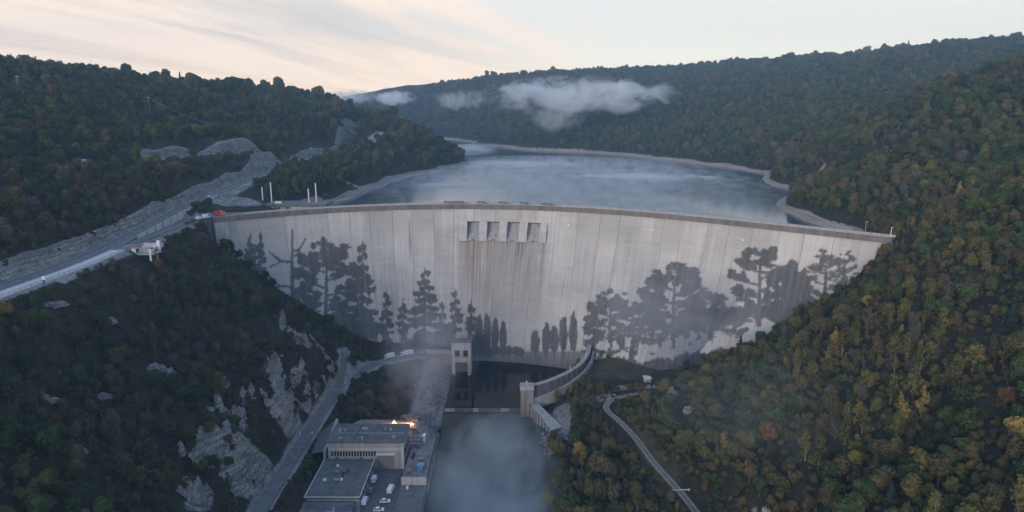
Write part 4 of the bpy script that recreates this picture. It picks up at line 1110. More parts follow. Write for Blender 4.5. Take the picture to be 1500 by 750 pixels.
# left pool wall
pw = empty('pool_wall', (-39, 375, 0)); tag(pw, 'dark sloping masonry wall on the left of the pool', 'wall')
V = [(-44, 398, 8), (-38, 398, 3.5), (-36.6, 398, -3), (-46, 398, -3), (-42, 352, 5.0), (-37.5, 352, 2.5), (-36.6, 352, -3), (-46, 352, -3)]
under(pw, MB().add(V, [(0,1,2,3),(7,6,5,4),(0,4,5,1),(1,5,6,2),(2,6,7,3),(3,7,4,0)]).build('wall', M_CONCD))
for k_ in range(7):
    t_ = (k_ + .5) / 7; y = 398 - 46 * t_
    under(pw, MB().add([(-44+2*t_+.02, y-.3, 8.2-3*t_), (-37.9+.5*t_, y-.3, 3.75-t_), (-37.9+.5*t_, y+.3, 3.75-t_), (-44+2*t_, y+.3, 8.2-3*t_)], [(0,1,2,3)]).build('rib', M_CONC))
# curved guide wall on the right with its end pier
cw = empty('guide_wall', (30, 365, 0)); tag(cw, 'curved concrete guide wall on the right of the dark pool', 'wall')
CWL = smooth_line([(9,346.5,16),(18.8,352,16),(31.2,364.8,16),(40.2,378,16),(46.5,394,16.5),(49,408,17.5)], 30)
o_, L_, N_ = wall_line(CWL, np.full(30, -4.0), CWL[:, 2], 1.6, 'wall', M_CONCD, None); under(cw, o_)
o_, _, _ = wall_line(CWL, CWL[:, 2] + .02, CWL[:, 2] + .45, 2.6, 'coping', M_CONC, None); under(cw, o_)
o_, _, _ = wall_line(CWL + np.c_[N_ * 2.6, np.zeros(30)], np.full(30, 4.0), np.interp(np.linspace(0, 1, 30), [0, 1], [9.4, 14.0]), 1.5, 'footing', M_CONC, None); under(cw, o_)
for i in range(1, 30, 2):
    p_ = CWL[i]; nn = N_[i]
    q = MB().box(-.3, .3, -.35, .35, 4, float(p_[2])).build('buttress', M_CONCD); q.location = (float(p_[0]+nn[0]*1.0), float(p_[1]+nn[1]*1.0), 0); q.rotation_euler = (0, 0, math.atan2(nn[1], nn[0])); under(cw, q)
for i in (9, 18):
    pass
ep = empty('end_pier', (8.2, 345.5, 0)); tag(ep, 'square concrete pier with red-brown band ending the curved wall', 'pier')
bxp(ep, 'shaft', 4.6, 11.6, 342.5, 348.6, -4, 14.2, simple('mottled_concrete', (0.25, 0.24, 0.235), .9, var=.45, scale=.3, streak=True), .08); bxp(ep, 'brown_band', 4.5, 11.7, 342.4, 348.7, 14.2, 15.4, M_RUST); bxp(ep, 'cap', 4.3, 11.9, 342.2, 348.9, 15.4, 17.2, M_CONC, .06)
bxp(ep, 'doorway', 9.4, 10.4, 342.42, 342.48, 5.5, 8.0, M_DARK)
for i_, (x, y, z, lab) in enumerate(((8.0, 345, 17.2, 'white lamp post on top of the square end pier'), (33.5, 368.2, 16.45, 'white lamp post halfway along the curved guide wall'), (44.5, 389, 16.8, 'white lamp post where the guide wall meets the dam'))):
    r_ = empty('lamp_post', (x, y, z)); tag(r_, lab, 'lamp post', 'white posts on the guide wall')
    MB().tube([(0,0,0),(0,0,2.2)], .17, 8).build('post', M_WHITE, r_); MB().tube([(0,0,2.2),(0,0,2.5),(0,0,2.6)], [.3,.3,.1], 8).build('lamp_head', M_WHITE, r_)
lw = empty('quay_wall', (15, 328, 0)); tag(lw, 'low quay wall with flat grey top below the square pier', 'wall')
lp_ = [(10.2, 342.3), (13.8, 342.3), (24.5, 315.5), (20.0, 311.5)]
under(lw, MB().prismz([(p_[0], p_[1]) for p_ in lp_][::-1], -4, 7.2).build('wall', MATS['mottled_concrete']))
under(lw, MB().prismz([(9.9, 342.38), (14.2, 342.38), (25.2, 315.3), (19.8, 310.8)][::-1], 7.2, 7.8).build('slab', M_CONC))
for k_ in range(7):
    t_ = (k_ + .5) / 7
    under(lw, MB().box(10.1+9.7*t_-.5, 10.1+9.7*t_+.1, 342.2-30.6*t_-.3, 342.2-30.6*t_+.3, -1, 7.1).build('buttress', M_CONC))

# powerhouse
ph = empty('powerhouse', (-66, 289, 4)); tag(ph, 'long flat-roofed concrete powerhouse hall with tall door facing the yard', 'building')
HX0, HX1, HY0, HY1, HZ = -83.0, -49.0, 281.0, 298.5, 16.5
bxp(ph, 'hall_wall', HX0, HX1, HY0, HY1, 3.5, HZ-1.6, M_CONC)
bxp(ph, 'fascia', HX0-.5, HX1+.5, HY0-.5, HY1+.5, HZ-1.6, HZ, M_CONC, .05)
rf = bxp(ph, 'roof', HX0+.3, HX1-.3, HY0+.3, HY1-.3, HZ-.02, HZ+.12, M_ROOF)
for x0, x1, y0, y1 in ((HX0-.5, HX1+.5, HY1, HY1+.5), (HX0-.5, HX1+.5, HY0-.5, HY0), (HX0-.5, HX0, HY0, HY1), (HX1, HX1+.5, HY0, HY1)):
    o_ = bxp(ph, 'roof_parapet', x0, x1, y0, y1, HZ+.002, HZ+.7, M_CONCD)
bxp(ph, 'roof_joint', -72.6, -71.4, HY0+.4, HY1-.4, HZ+.121, HZ+.75, M_CONCD)
bxp(ph, 'roof_hatch', -66, -63, 287, 289, HZ+.121, HZ+.6, M_CONCD)
dr = bxp(ph, 'hall_door', -61.0, -53.2, HY0-.12, HY0+.3, 3.9, 11.0, M_DOOR)
for k_ in range(8): o_ = MB().box(-61+k_*.99-.03, -61+k_*.99+.05, HY0-.20, HY0-.125, 3.9, 11.0).build('panel_seam', M_CONCD, ph); o_.location = -ph.location; 
o_ = bxp(ph, 'door_canopy', -61.4, -52.8, HY0-1.0, HY0-.01, 11.0, 11.35, M_WHITE)
bxp(ph, 'lintel_band', HX0+.1, HX1-.1, HY0-.25, HY0-.01, 12.8, 14.5, M_CONCW)
for k_ in range(16):
    x = -81.5 + k_ * 1.28
    wn = bxp(ph, 'window', x, x+.95, HY0-.08, HY0+.1, 10.2, 12.5, M_GLASS); bxp(ph, 'mullion', x+.95, x+1.28, HY0-.22, HY0-.01, 10.1, 12.6, M_CONCW)
for k_ in range(4):
    bxp(ph, 'side_window', HX1-.05, HX1+.08, 283.5+k_*3.6, 285.5+k_*3.6, 8.5, 12.5, M_GLASS)
bxp(ph, 'corner_column', HX1-.9, HX1+.2, HY0-.35, HY0-.02, 3.9, HZ-1.6, M_CONCW)
for k_, (x, y, sx, sy, h) in enumerate(((-80, 292, 1.2, 1.2, 1.3), (-77.5, 292, 1.2, 1.2, 1.3), (-69, 294.5, 2.6, 1.0, .8), (-59, 293, 1.0, 1.0, 1.5), (-56.5, 293, 1.0, 1.0, 1.5), (-54, 286, 1.6, 2.4, .9), (-68, 284.5, .9, .9, 1.1), (-78, 285, 2.0, 1.2, .7))):
    v_ = bxp(ph, 'roof_vent', x-sx/2, x+sx/2, y-sy/2, y+sy/2, HZ+.121, HZ+h, M_GREY if k_ % 2 else M_CONC, .05)
for y in (289.5, 290.3): bxp(ph, 'roof_pipe', -82, -50, y-.12, y+.12, HZ+.25, HZ+.5, M_GREY)
for x in np.linspace(HX0, HX1, 18): bxp(ph, 'rail_post', x-.05, x+.05, HY0-.4, HY0-.3, HZ+.7, HZ+1.6, M_GREY)
bxp(ph, 'roof_rail', HX0-.3, HX1+.3, HY0-.4, HY0-.3, HZ+1.6, HZ+1.7, M_GREY)
for k_ in range(3): bxp(ph, 'wall_stain', -80+k_*11, -78.6+k_*11, HY0-.03, HY0-.005, 4, 9.8, M_CONCD)
for i_, (x, y) in enumerate(((-45.2, 271.5), (-41.0, 281.5), (-44.6, 295.5))):
    tf = empty('transformer', (x, y, 7.0)); tag(tf, ('grey finned transformer at the front of the river deck', 'grey finned transformer behind the blue storage box', 'grey finned transformer beside the white cabinet')[i_], 'transformer')
    MB().box(-1.1, 1.1, -.8, .8, .2, 2.0).build('tank', M_GREY, tf, bevel=.06)
    for k_ in range(5): MB().box(-1.0+k_*.45, -.85+k_*.45, -1.15, -.82, .4, 1.8).build('fin', M_CONCD, tf)
    for dx in (-.6, 0, .6): MB().tube([(dx, 0, 2.0), (dx, 0, 2.35), (dx, 0, 2.8)], [.16, .12, .05], 7).build('bushing', M_RUST, tf)
    for dx in (-.8, .8): MB().box(dx-.15, dx+.15, -.8, .8, 0, .2).build('foot', M_DARK, tf)
# low annex in front
an = empty('annex', (-73, 265, 4)); tag(an, 'low annex with cluttered flat roof in front of the powerhouse', 'building')
AX0, AX1, AY0, AY1, AZ = -84.0, -62.3, 249.5, 280.4, 9.0
bxp(an, 'wall', AX0, AX1, AY0, AY1, 3.5, AZ-.6, M_CONC); bxp(an, 'roof', AX0-.6, AX1+.6, AY0-.5, AY1, AZ-.6, AZ, M_ROOF, .04)
for x0, x1, y0, y1 in ((AX0-.6, AX1+.6, AY0-.5, AY0-.1), (AX1+.2, AX1+.6, AY0-.1, AY1), (AX0-.6, AX0-.2, AY0-.1, AY1)):
    bxp(an, 'roof_edge', x0, x1, y0, y1, AZ+.002, AZ+.35, M_CONCW)
for k_ in range(6): bxp(an, 'wall_window', AX1-.05, AX1+.08, 252+k_*4.6, 254.4+k_*4.6, 5.6, 7.6, M_GLASS)
for (x, y, sx, sy, h, mt) in ((-79.5, 262, 1.4, 1.0, .9, M_WHITE), (-74.5, 262.5, 2.4, 1.2, .6, M_GREY), (-73, 267, 1.0, 3.2, .5, M_DARK), (-71.4, 269.5, 1.0, 2.6, .5, M_DARK), (-76, 269, 1.8, .8, .5, M_GREY), (-77, 274, .9, .9, .8, M_WHITE), (-72.4, 262.2, .9, .9, 1.0, M_WHITE)):
    bxp(an, 'roof_unit', x-sx/2, x+sx/2, y-sy/2, y+sy/2, AZ+.002, AZ+h, mt, .04)
# lower terrace with blue machine in front of the annex
tr_ = empty('terrace', (-72, 240, 4)); tag(tr_, 'low terrace roof with metal rails in front of the annex', 'building')
bxp(tr_, 'wall', -84, -64, 228, 248.8, 3.5, 7.0, M_CONCD); bxp(tr_, 'roof', -84.4, -63.6, 227.6, 248.9, 7.0, 7.4, M_ROOF)
for y in (231, 236, 241, 246): bxp(tr_, 'rail', -84, -64, y-.1, y+.1, 8.1, 8.2, M_GREY); 
for x in np.linspace(-83.8, -64.2, 6):
    for y in (231, 236, 241, 246): bxp(tr_, 'rail_post', x-.06, x+.06, y-.06, y+.06, 7.4, 8.1, M_GREY)
bm_ = empty('pump_unit', (-70.5, 238, 7.4)); tag(bm_, 'light blue machine with A-frame on the terrace', 'machine')
M_LBLUE = simple('light_blue_paint', (0.16, 0.36, 0.50), 0.5, var=.15)
MB().box(-2.4, 2.4, -1.3, 1.3, .2, 1.4).build('housing', M_LBLUE, bm_, bevel=.12); MB().tube([(-2,0,1.4),(-2,0,2.2),(1.2,0,2.2)], .3, 8).build('pipe', M_LBLUE, bm_)
for sy in (-1, 1): MB().tube([(.4, sy*1.2, 0), (1.0, 0, 4.2)], .12, 6).build('frame_leg', M_WHITE, bm_)
for x in (-2, 2): MB().box(x-.2, x+.2, -1.3, 1.3, 0, .22).build('foot', M_DARK, bm_)
# deck beside the river with container and boxes
dk = empty('river_deck', (-42, 285, 4)); tag(dk, 'raised concrete deck between the powerhouse and the river', 'deck')
bxp(dk, 'slab', -47.6, -37.2, 267, 304, -3, 7.0, simple('stained_concrete', (0.22, 0.22, 0.225), .88, var=.35, scale=.35)); bxp(dk, 'front_wall', -47.9, -37.0, 266.5, 266.96, 3, 7.9, M_CONCW)
for y in np.linspace(268, 303, 15): bxp(dk, 'rail_post', -37.5, -37.4, y-.05, y+.05, 7.0, 8.05, M_GREY)
bxp(dk, 'handrail', -37.5, -37.4, 267, 304, 8.05, 8.15, M_GREY)
sv = empty('storage_box', (-40.5, 275, 7.0)); tag(sv, 'blue storage box with pale lid on the river deck', 'storage box')
MB().box(-1.4, 1.4, -1.5, 1.5, 0, 2.3).build('shell', M_BLUE, sv, bevel=.05); MB().box(-1.5, 1.5, -1.6, 1.6, 2.3, 2.5).build('lid', M_LBLUE, sv)
for sx in (-1, 1): MB().box(sx*.5-.05, sx*.5+.05, -1.6, -1.5, .2, 2.1).build('door_bar', M_WHITE, sv)
kb = empty('equipment_cabinet', (-43.2, 300.5, 7.0)); tag(kb, 'white equipment cabinet at the back of the river deck', 'cabinet')
MB().box(-1.6, 1.6, -1.2, 1.2, 0, 3.6).build('body', M_WHITE, kb, bevel=.05); MB().box(-1.75, 1.75, -1.35, 1.35, 3.6, 3.8).build('lid', M_WHITE, kb); MB().box(-.7, .7, -1.26, -1.2, .3, 3.2).build('door', M_GREY, kb)
for i_, (x, y) in enumerate(((-45.5, 286), (-45.3, 291), (-45.6, 279))):
    g_ = empty('pipe_stack', (x, y, 7.0)); tag(g_, 'stack of grey pipes lying on the river deck', 'pipes', 'pipe stacks on the deck')
    for dx, dz in ((-.35, .3), (.35, .3), (0, .85)): MB().tube([(dx, -1.8, dz), (dx, 1.8, dz)], .28, 8).build('pipe', M_GREY if i_ else M_DARK, g_)
bl = empty('warning_board', (-44.6, 262, 4)); tag(bl, 'small white board on a post below the river deck', 'sign')
MB().box(-.5, .5, -.06, .06, 1.0, 2.6).build('panel', M_WHITE, bl); MB().box(-.06, .06, -.05, .05, -.2, 1.0).build('post', M_GREY, bl)
yard = MB().box(-61.6, -48.0, 205, 280.3, 3.3, 4.02).build('yard', M_ASPH); struct(yard, 'dark asphalt yard beside the powerhouse')
strip_ = MB().box(-47.9, -36.9, 205, 266.4, 3.0, 4.3).build('quay', M_CONCD); struct(strip_, 'concrete quay along the river')
van((-51.6, 262.5, 4.02), R(82), M_WHITE, 'white van parked alone in the powerhouse yard', L=5.8)
car((-52.6, 253.8, 4.02), R(8), M_WHITE, 'white car parked sideways behind the white van in the yard')
car((-54.0, 247.6, 4.02), R(4), M_WHITE, 'white car parked in the yard, the one past the sideways car')
van((-60.3, 270.5, 4.02), R(86), M_WHITE, 'white van parked tight against the annex wall by the hall door', L=5.0)
car((-60.4, 262.0, 4.02), R(88), M_GREY, 'grey car parked along the annex wall')
van((-60.9, 253.5, 4.02), R(88), M_WHITE, 'white van parked at the far corner of the annex', L=5.2)
# sloping wall from the hall to the service road
gw = empty('wing_wall', (-88, 292, 4)); tag(gw, 'sloping concrete wing wall behind the powerhouse corner', 'wall')
V = [(-84.2,281,3),(-84.2,281,12.5),(-84.2,305,16.8),(-84.2,305,3),(-85.2,281,3),(-85.2,281,12.5),(-85.2,305,16.8),(-85.2,305,3)]
under(gw, MB().add(V, [(0,1,2,3),(7,6,5,4),(1,5,6,2),(0,4,5,1),(2,6,7,3)]).build('wall', M_CONC))
V = [(-85.2,281,12.4),(-92,285,9.0),(-94,305,9.0),(-85.2,305,16.7)]
under(gw, MB().add(V, [(3,2,1,0)]).build('sloped_slab', M_CONCD))

# ================================================================== fire behind the hall
M_FIRE = emit('flame', (1.0, 0.62, 0.36), 3.0)
def flames(name, loc, parts, label):
    r_ = empty(name, loc); tag(r_, label, 'fire')
    for (dx, dy, h, wd) in parts:
        q = MB(); V = []; 
        for i in range(6):
            t_ = i / 5; rr = wd * (1 - t_) ** .7 * (0.55 + 1.1 * t_ * (1 - t_) * 2) + .02
            for k_ in range(7):
                a = 2 * math.pi * k_ / 7; V.append((dx + rr * math.cos(a) + .35 * math.sin(3 * t_ + dx) * t_, dy + rr * math.sin(a), h * t_))
        q.add(V, [(i*7+k_, i*7+(k_+1)%7, (i+1)*7+(k_+1)%7, (i+1)*7+k_) for i in range(5) for k_ in range(7)])
        q.build('flame', M_FIRE, r_, smooth=True)
    MB().prismz([(math.cos(k_*.9)*1.6, math.sin(k_*.9)*1.4) for k_ in range(7)], -.3, .35).build('embers', M_FIRE, r_)
    lt = bpy.data.lights.new('fire_glow', 'POINT'); lt.energy = 2500; lt.color = (1, .45, .18); lt.shadow_soft_size = 1.2
    lo = bpy.data.objects.new('fire_glow', lt); COL.objects.link(lo); lo.parent = r_; lo.location = (0, 0, 2.4)
fp = Py(577, 622, 303.5)
bankz = 13.0
flames('fire', (float(fp[0]), 303.5, 14.0), [(0,0,2.9,.9),(-.7,.3,2.1,.7),(.8,-.1,2.3,.7)], 'bright orange fire burning just behind the powerhouse roof edge')
f2 = Py(598, 627, 304)
flames('fire', (float(f2[0]), 304.2, 14.0), [(-2.6,0,1.0,.9),(-1.0,.2,.9,.9),(.6,0,1.1,.9),(2.2,.1,.9,.9)], 'low line of pale orange flames beside the tall fire')
MB_ = None

# ================================================================== lookout on the hillside road
lo_ = empty('lookout', (-170, 309, 100)); tag(lo_, 'white lookout platform with stair and glass balustrade below the hillside road', 'lookout')
LZ = 100.2; lo_.scale = (.72, .72, .72)
bxp(lo_, 'floor', -174.6, -161.2, 300.5, 312, LZ-2.6, LZ-2.2, M_CONCW)
bxp(lo_, 'wall', -174.6, -172.0, 300.6, 301.2, LZ-2.2, LZ+1.6, M_WHITE); bxp(lo_, 'post', -163.6, -162.6, 300.6, 301.4, LZ-6.5, LZ+1.6, M_WHITE)
bxp(lo_, 'beam', -174.8, -161.2, 300.3, 301.6, LZ+1.6, LZ+2.2, M_WOOD); bxp(lo_, 'return_beam', -162.6, -161.2, 300.3, 306, LZ+1.6, LZ+2.2, M_WHITE)
for x0, x1 in ((-171.8, -168.0), (-167.8, -163.8)):
    bxp(lo_, 'glass_panel', x0, x1, 300.55, 300.65, LZ-2.2, LZ-.9, M_GLASS if False else simple('green_glass', (0.20, 0.33, 0.32), 0.15, var=.1))
bxp(lo_, 'glass_panel', -161.4, -161.3, 301, 306, LZ-2.2, LZ-.9, MATS['green_glass'])
for k_ in range(7):
    bxp(lo_, 'stair_tread', -173.5, -163.8, 304.5+k_*1.5, 305.3+k_*1.5, LZ-1.6+k_*.55, LZ-1.35+k_*.55, M_WHITE)
for k_ in range(7):
    bxp(lo_, 'stair_riser', -173.4, -163.9, 305.32+k_*1.5, 305.9+k_*1.5, LZ-2.2+k_*.5, LZ-1.45+k_*.55, M_CONC)
bxp(lo_, 'upper_wall', -164.6, -162.8, 312.5, 314.2, LZ-2, LZ+4.4, M_WHITE); bxp(lo_, 'upper_deck', -174.6, -163, 315.0, 318, LZ-.6, LZ+2.0, M_CONCW)
bxp(lo_, 'support', -173.5, -172.9, 302, 302.6, LZ-9, LZ-2.6, M_CONC); bxp(lo_, 'support', -163.4, -162.8, 309, 309.6, LZ-14, LZ-2.6, M_CONC)
# blue and white totem sign on the shoulder
tp = Pz(65, 417, 100.2); ts = empty('totem_sign', tuple(tp), R(30)); tag(ts, 'tall blue totem sign with white top on the gravel shoulder', 'sign')
MB().box(-.45, .45, -.18, .18, -.3, 1.9).build('blue_panel', simple('sign_blue', (.03,.16,.42), .5), ts, bevel=.02); MB().box(-.48, .48, -.2, .2, 1.9, 3.2).build('white_panel', M_WHITE, ts, bevel=.02)
# hut, pole and wire on the upper left slope
def hut(name, loc, rz, sx, sy, h, label, wallm, roofm):
    r_ = empty(name, loc, rz); tag(r_, label, 'hut')
    MB().box(-sx/2, sx/2, -sy/2, sy/2, -1.5, h).build('wall', wallm, r_)
    MB().prism([(-sx/2-.4, h), (sx/2+.4, h), (sx/2+.4, h+.2), (-sx/2-.4, h+.75)], -sy/2-.4, sy/2+.4).build('roof', roofm, r_)
    MB().box(-.45, .45, -sy/2-.04, -sy/2+.04, -.2, 1.9).build('door', M_GREY, r_)
    MB().box(sx/4, sx/4+.7, -sy/2-.04, -sy/2+.04, 1.0, 1.7).build('window', M_GLASS, r_); return r_
hp = Py(122, 246, 430); HUTL = (float(hp[0]), 430.0, gz(hp[0], 430))
hut('hut', (HUTL[0], HUTL[1], max(HUTL[2], float(hp[2]) - .5)), R(-10), 8, 5, 2.6, 'small white flat-roofed hut among trees on the upper left slope', M_WHITE, M_CONCW)
h2 = Pz(948, 556, 13.5)
hut('hut', (float(h2[0]), float(h2[1]), gz(h2[0], h2[1])), R(8), 3.4, 2.8, 2.6, 'small white hut with pale roof on grass at the right dam foot', M_WHITE, M_WHITE)
def upole(px_, py_, Yd, hgt, label):
    q = Py(px_, py_, Yd); zb = gz(q[0], Yd); r_ = empty('utility_pole', (float(q[0]), Yd, zb)); tag(r_, label, 'utility pole')
    MB().tube([(0,0,-.5),(0,0,hgt)], [.22,.15], 8).build('mast', M_GREY, r_); MB().box(-1.6, 1.6, -.1, .1, hgt-1.2, hgt-.95).build('crossarm', M_GREY, r_)
    for x in (-1.4, 0, 1.4): MB().tube([(x,0,hgt-.95),(x,0,hgt-.6)], .08, 6).build('insulator', M_WHITE, r_)
    return Vector((float(q[0]), Yd, zb + hgt - .8))
w1 = upole(223, 195, 640, 17, 'slim utility pole standing clear of the trees above the upper cliff')
w0 = upole(30, 150, 560, 17, 'slim utility pole high on the left hillside')
w2 = upole(330, 228, 640, 15, 'slim utility pole near the upper cliff band')
for a, b, lab in ((w0, w1, 'thin power line sagging down the left hillside'), (w1, w2, 'short power line running on towards the cliff band')):
    pts = [a.lerp(b, t_ / 14) - Vector((0, 0, 3.0 * 4 * (t_/14) * (1 - t_/14))) for t_ in range(15)]
    tag(MB().tube(pts, .07, 4).build('power_line', M_GREY), lab, 'cable')
# barrier, cones and post on the service road
bq = empty('road_barrier', (-99.6, 290.5, 8.1)); tag(bq, 'orange and white striped barrier across the service road', 'barrier')
for k_ in range(6): MB().box(-2.4+k_*.8, -1.6+k_*.8, -.06, .06, .7, 1.35).build('board', M_ORANGE if k_ % 2 == 0 else M_WOOD, bq)
for x in (-2.2, 2.2): MB().box(x-.1, x+.1, -.3, .3, -.05, .7).build('foot', M_GREY, bq)
for (x, y, lab, mt) in ((-103.2, 293, 'orange warning sign on a white post beside the striped barrier', M_ORANGE), (-102.5, 303, 'white marker sign beside the service road, uphill of the barrier', M_WHITE), (-96.6, 303, 'tall white post on the outer edge of the service road', M_WHITE)):
    r_ = empty('road_sign', (x, y, 8.0)); tag(r_, lab, 'sign')
    MB().tube([(0,0,-.2),(0,0,2.2)], .08, 6).build('post', M_WHITE, r_); MB().box(-.4, .4, -.05, .05, 1.7, 3.0).build('panel', mt, r_)
# gate across the dirt track
gq = TRACK[at_y(TRACK, 231)]; gt = empty('track_gate', tuple(gq), R(4)); tag(gt, 'white bar gate across the dirt track', 'gate')
MB().box(-3.4, 3.4, -.09, .09, 1.0, 1.22).build('bar', M_WHITE, gt)
for x in (-3.3, 3.3): MB().box(x-.12, x+.12, -.12, .12, -.4, 1.5).build('post', M_WHITE, gt)
MB().tube([(-3.2,0,.5),(3.2,0,.5)], .05, 6).build('lower_bar', M_GREY, gt)
# lamp posts on the right end of the crest
for px_, hgt, lab in ((1262, 6.5, 'slim grey lamp post on the crest before the right end of the dam'), (1300, 5.0, 'short white lamp post at the very right end of the dam crest')):
    s_ = s_of(px_, 98); x, y, nx3, ny3 = crest(s_); r_ = empty('lamp_post', (float(x - nx3*6.4), float(y - ny3*6.4), 98.95)); tag(r_, lab, 'lamp post')
    MB().tube([(0,0,0),(0,0,hgt)], [.2,.14], 8).build('post', M_WHITE if px_ == 1300 else M_GREY, r_); MB().tube([(0,0,hgt),(0,-1.2,hgt+.15)], [.1,.2], 6).build('lamp_head', M_WHITE, r_)
# intake platform upstream on the left
ip = empty('intake_platform', (-165, 500, 90)); tag(ip, 'concrete intake platform at the reservoir edge carrying white masts', 'platform')
bxp(ip, 'base', -182, -137, 488, 506, 74, 95.0, M_CONC); bxp(ip, 'deck', -186, -134, 486.5, 508, 95.002, 96.4, M_CONCD)
for x0, x1 in ((-180.5, -177.5), (-172, -170.3), (-169.5, -168), (-164, -161), (-147, -144.6), (-142, -140)):
    bxp(ip, 'opening', x0, x1, 487.9, 488.05, 91.2, 94.2, M_DARK)
for x0, x1 in ((-177.2, -172.3), (-160.5, -147.5)): bxp(ip, 'panel', x0, x1, 487.8, 487.98, 90.6, 94.6, M_CONCW)
bxp(ip, 'handrail', -186, -134, 486.6, 486.7, 97.4, 97.5, M_GREY)
for x in np.linspace(-185.9, -134.1, 22): bxp(ip, 'rail_post', x-.05, x+.05, 486.6, 486.7, 96.4, 97.4, M_GREY)
bxp(ip, 'rust_beam', -149, -135, 490, 492, 96.41, 97.2, M_RUST); bxp(ip, 'cabinet', -172.5, -168, 491, 493, 96.41, 97.9, M_WHITE)
for px_, top, lab in ((385, 275, 'white mast, the shorter one of the left pair on the intake platform'), (398, 268, 'white mast, the taller one of the left pair on the intake platform'), (452.5, 277, 'white mast, the shorter one of the right pair on the intake platform'), (463.5, 269, 'white mast, the taller one of the right pair on the intake platform')):
    q = Py(px_, 294, 497); tz = float(Py(px_, top, 497)[2]); r_ = empty('mast', (float(q[0]), 497.0, 96.4)); tag(r_, lab, 'mast')
    MB().tube([(0,0,0),(0,0,tz-96.4)], .42, 10).build('shaft', M_WHITE, r_); MB().box(-.7, .7, -.7, .7, 0, .5).build('base_plate', M_CONC, r_); MB().tube([(0,0,tz-96.4),(0,0,tz-96.0)], .5, 10).build('cap', M_WHITE, r_)
# quay ramp from the dam road to the platform
RAMP = smooth_line([(-186,424,101),(-190,445,100),(-191,470,98.5),(-187,492,96.4)], 20)
struct(strip('platform_ramp', RAMP, -2.4, 2.4, 0.5, M_CONCW, thick=3.0), 'curved concrete ramp leading to the intake platform')

# ================================================================== bedded rock faces above the roads
def hsh(a, b, seed=0): return _h(np.asarray(a).astype(np.int64), np.asarray(b).astype(np.int64), np.zeros_like(np.asarray(a)).astype(np.int64), seed)
def bedded(sv, z, thick, blk, amp, seed, butt=3.2):
    """outward offset of a rock face: beds split into blocks, open joints, buttresses"""
    zl = z / thick + 0.8 * (fbm(sv / 14, z / 40, 0, 2, seed) - .5); Lr = np.floor(zl)
    bl = sv / blk * (0.6 + 0.8 * hsh(Lr, 0 * Lr, seed + 1)) + 7 * hsh(Lr, 0 * Lr + 3, seed + 2); B = np.floor(bl)
    o_ = hsh(Lr, B, seed + 3) * amp
    o_ = np.where((zl - Lr < .14) | (bl - B < .10), o_ - .35 * amp, o_)
    o_ += (fbm(sv / 11, z / 26, 0, 3, seed + 5) - .45) * butt * amp + (fbm(sv / 1.6, z / 1.6, 0, 2, seed + 6) - .5) * .5
    return o_
def rock_face(line, y0, y1, e0, e1, ds, label, thick=1.5, blk=3.2, amp=.9, seed=1, minslope=1.25, butt=3.2, masked=True):
    d = np.r_[0, np.cumsum(np.hypot(*np.diff(line[:, :2], axis=0).T))]
    T_ = np.arange(d[at_y(line, y0)], d[at_y(line, y1)], ds)
    q = np.c_[[np.interp(T_, d, line[:, i]) for i in range(3)]].T
    tg = np.gradient(q[:, :2], axis=0); tg /= np.hypot(tg[:, 0], tg[:, 1])[:, None]; nl_ = np.c_[-tg[:, 1], tg[:, 0]]     # left of travel, uphill
    E_ = np.arange(e0, e1, .3); XX = q[:, None, 0] + nl_[:, None, 0] * E_; YY = q[:, None, 1] + nl_[:, None, 1] * E_
    ZZ = ground_fn(XX.ravel(), YY.ravel()).reshape(XX.shape)
    for _ in range(2): ZZ[:, 1:-1] = (ZZ[:, :-2] + ZZ[:, 1:-1] * 2 + ZZ[:, 2:]) / 4
    arc = np.c_[np.zeros(len(q)), np.cumsum(np.sqrt(np.diff(ZZ, axis=1) ** 2 + .09), axis=1)]
    nt_ = int(arc[:, -1].max() / ds) + 2; tt_ = np.linspace(0, 1, nt_)
    eS = np.stack([np.interp(tt_ * a[-1], a, E_) for a in arc]); zS = np.stack([np.interp(e_, E_, z_) for e_, z_ in zip(eS, ZZ)])
    sl_ = np.gradient(zS, axis=1) / (np.gradient(eS, axis=1) + 1e-6)
    for _ in range(14): sl_[1:-1] = (sl_[:-2] + sl_[1:-1] + sl_[2:]) / 3; sl_[:, 1:-1] = (sl_[:, :-2] + sl_[:, 1:-1] + sl_[:, 2:]) / 3
    off = bedded(np.repeat(T_[:, None], nt_, 1), zS, thick, blk, amp, seed, butt)
    px_ = q[:, None, 0] + nl_[:, None, 0] * (eS - .35 - off); py_ = q[:, None, 1] + nl_[:, None, 1] * (eS - .35 - off)
    V = np.stack([px_, py_, zS + .15], -1).reshape(-1, 3)
    ii = np.arange(len(V)).reshape(px_.shape); F_ = np.stack([ii[:-1, :-1], ii[:-1, 1:], ii[1:, 1:], ii[1:, :-1]], -1).reshape(-1, 4)
    ri = np.clip(np.searchsorted(gx, px_), 0, len(gx) - 1); rj = np.clip(np.searchsorted(gy, py_), 0, len(gy) - 1)
    keep = ((sl_ > minslope) & ((rock.reshape(GX.shape)[rj, ri] > .3) | (not masked)))[:-1, :-1].ravel()
    o_ = npmesh('cliff', V, F_[keep], M_ROCK); struct(o_, label)
rock_face(MAIN, 190, 600, 5.7, 11.5, .7, 'pale limestone cutting above the hillside road', 1.1, 2.4, .55, 3, .95, 1.6, False)
rock_face(MAIN, 600, 900, 5.7, 11.5, 1.2, 'far limestone cutting along the hillside road', 1.6, 3.4, .45, 5, .9, 1.2, False)
rock_face(BENCH, BENCH[0, 1], BENCH[-1, 1], 4.6, 11, .9, 'upper limestone cliff band on the left hillside', 1.4, 2.4, .55, 7, .75, 1.2, False)
rock_face(ACCESS, 190, 372, 4.4, 24, .6, 'bedded grey cliff above the service road', 2.2, 4.5, 1.15, 11)
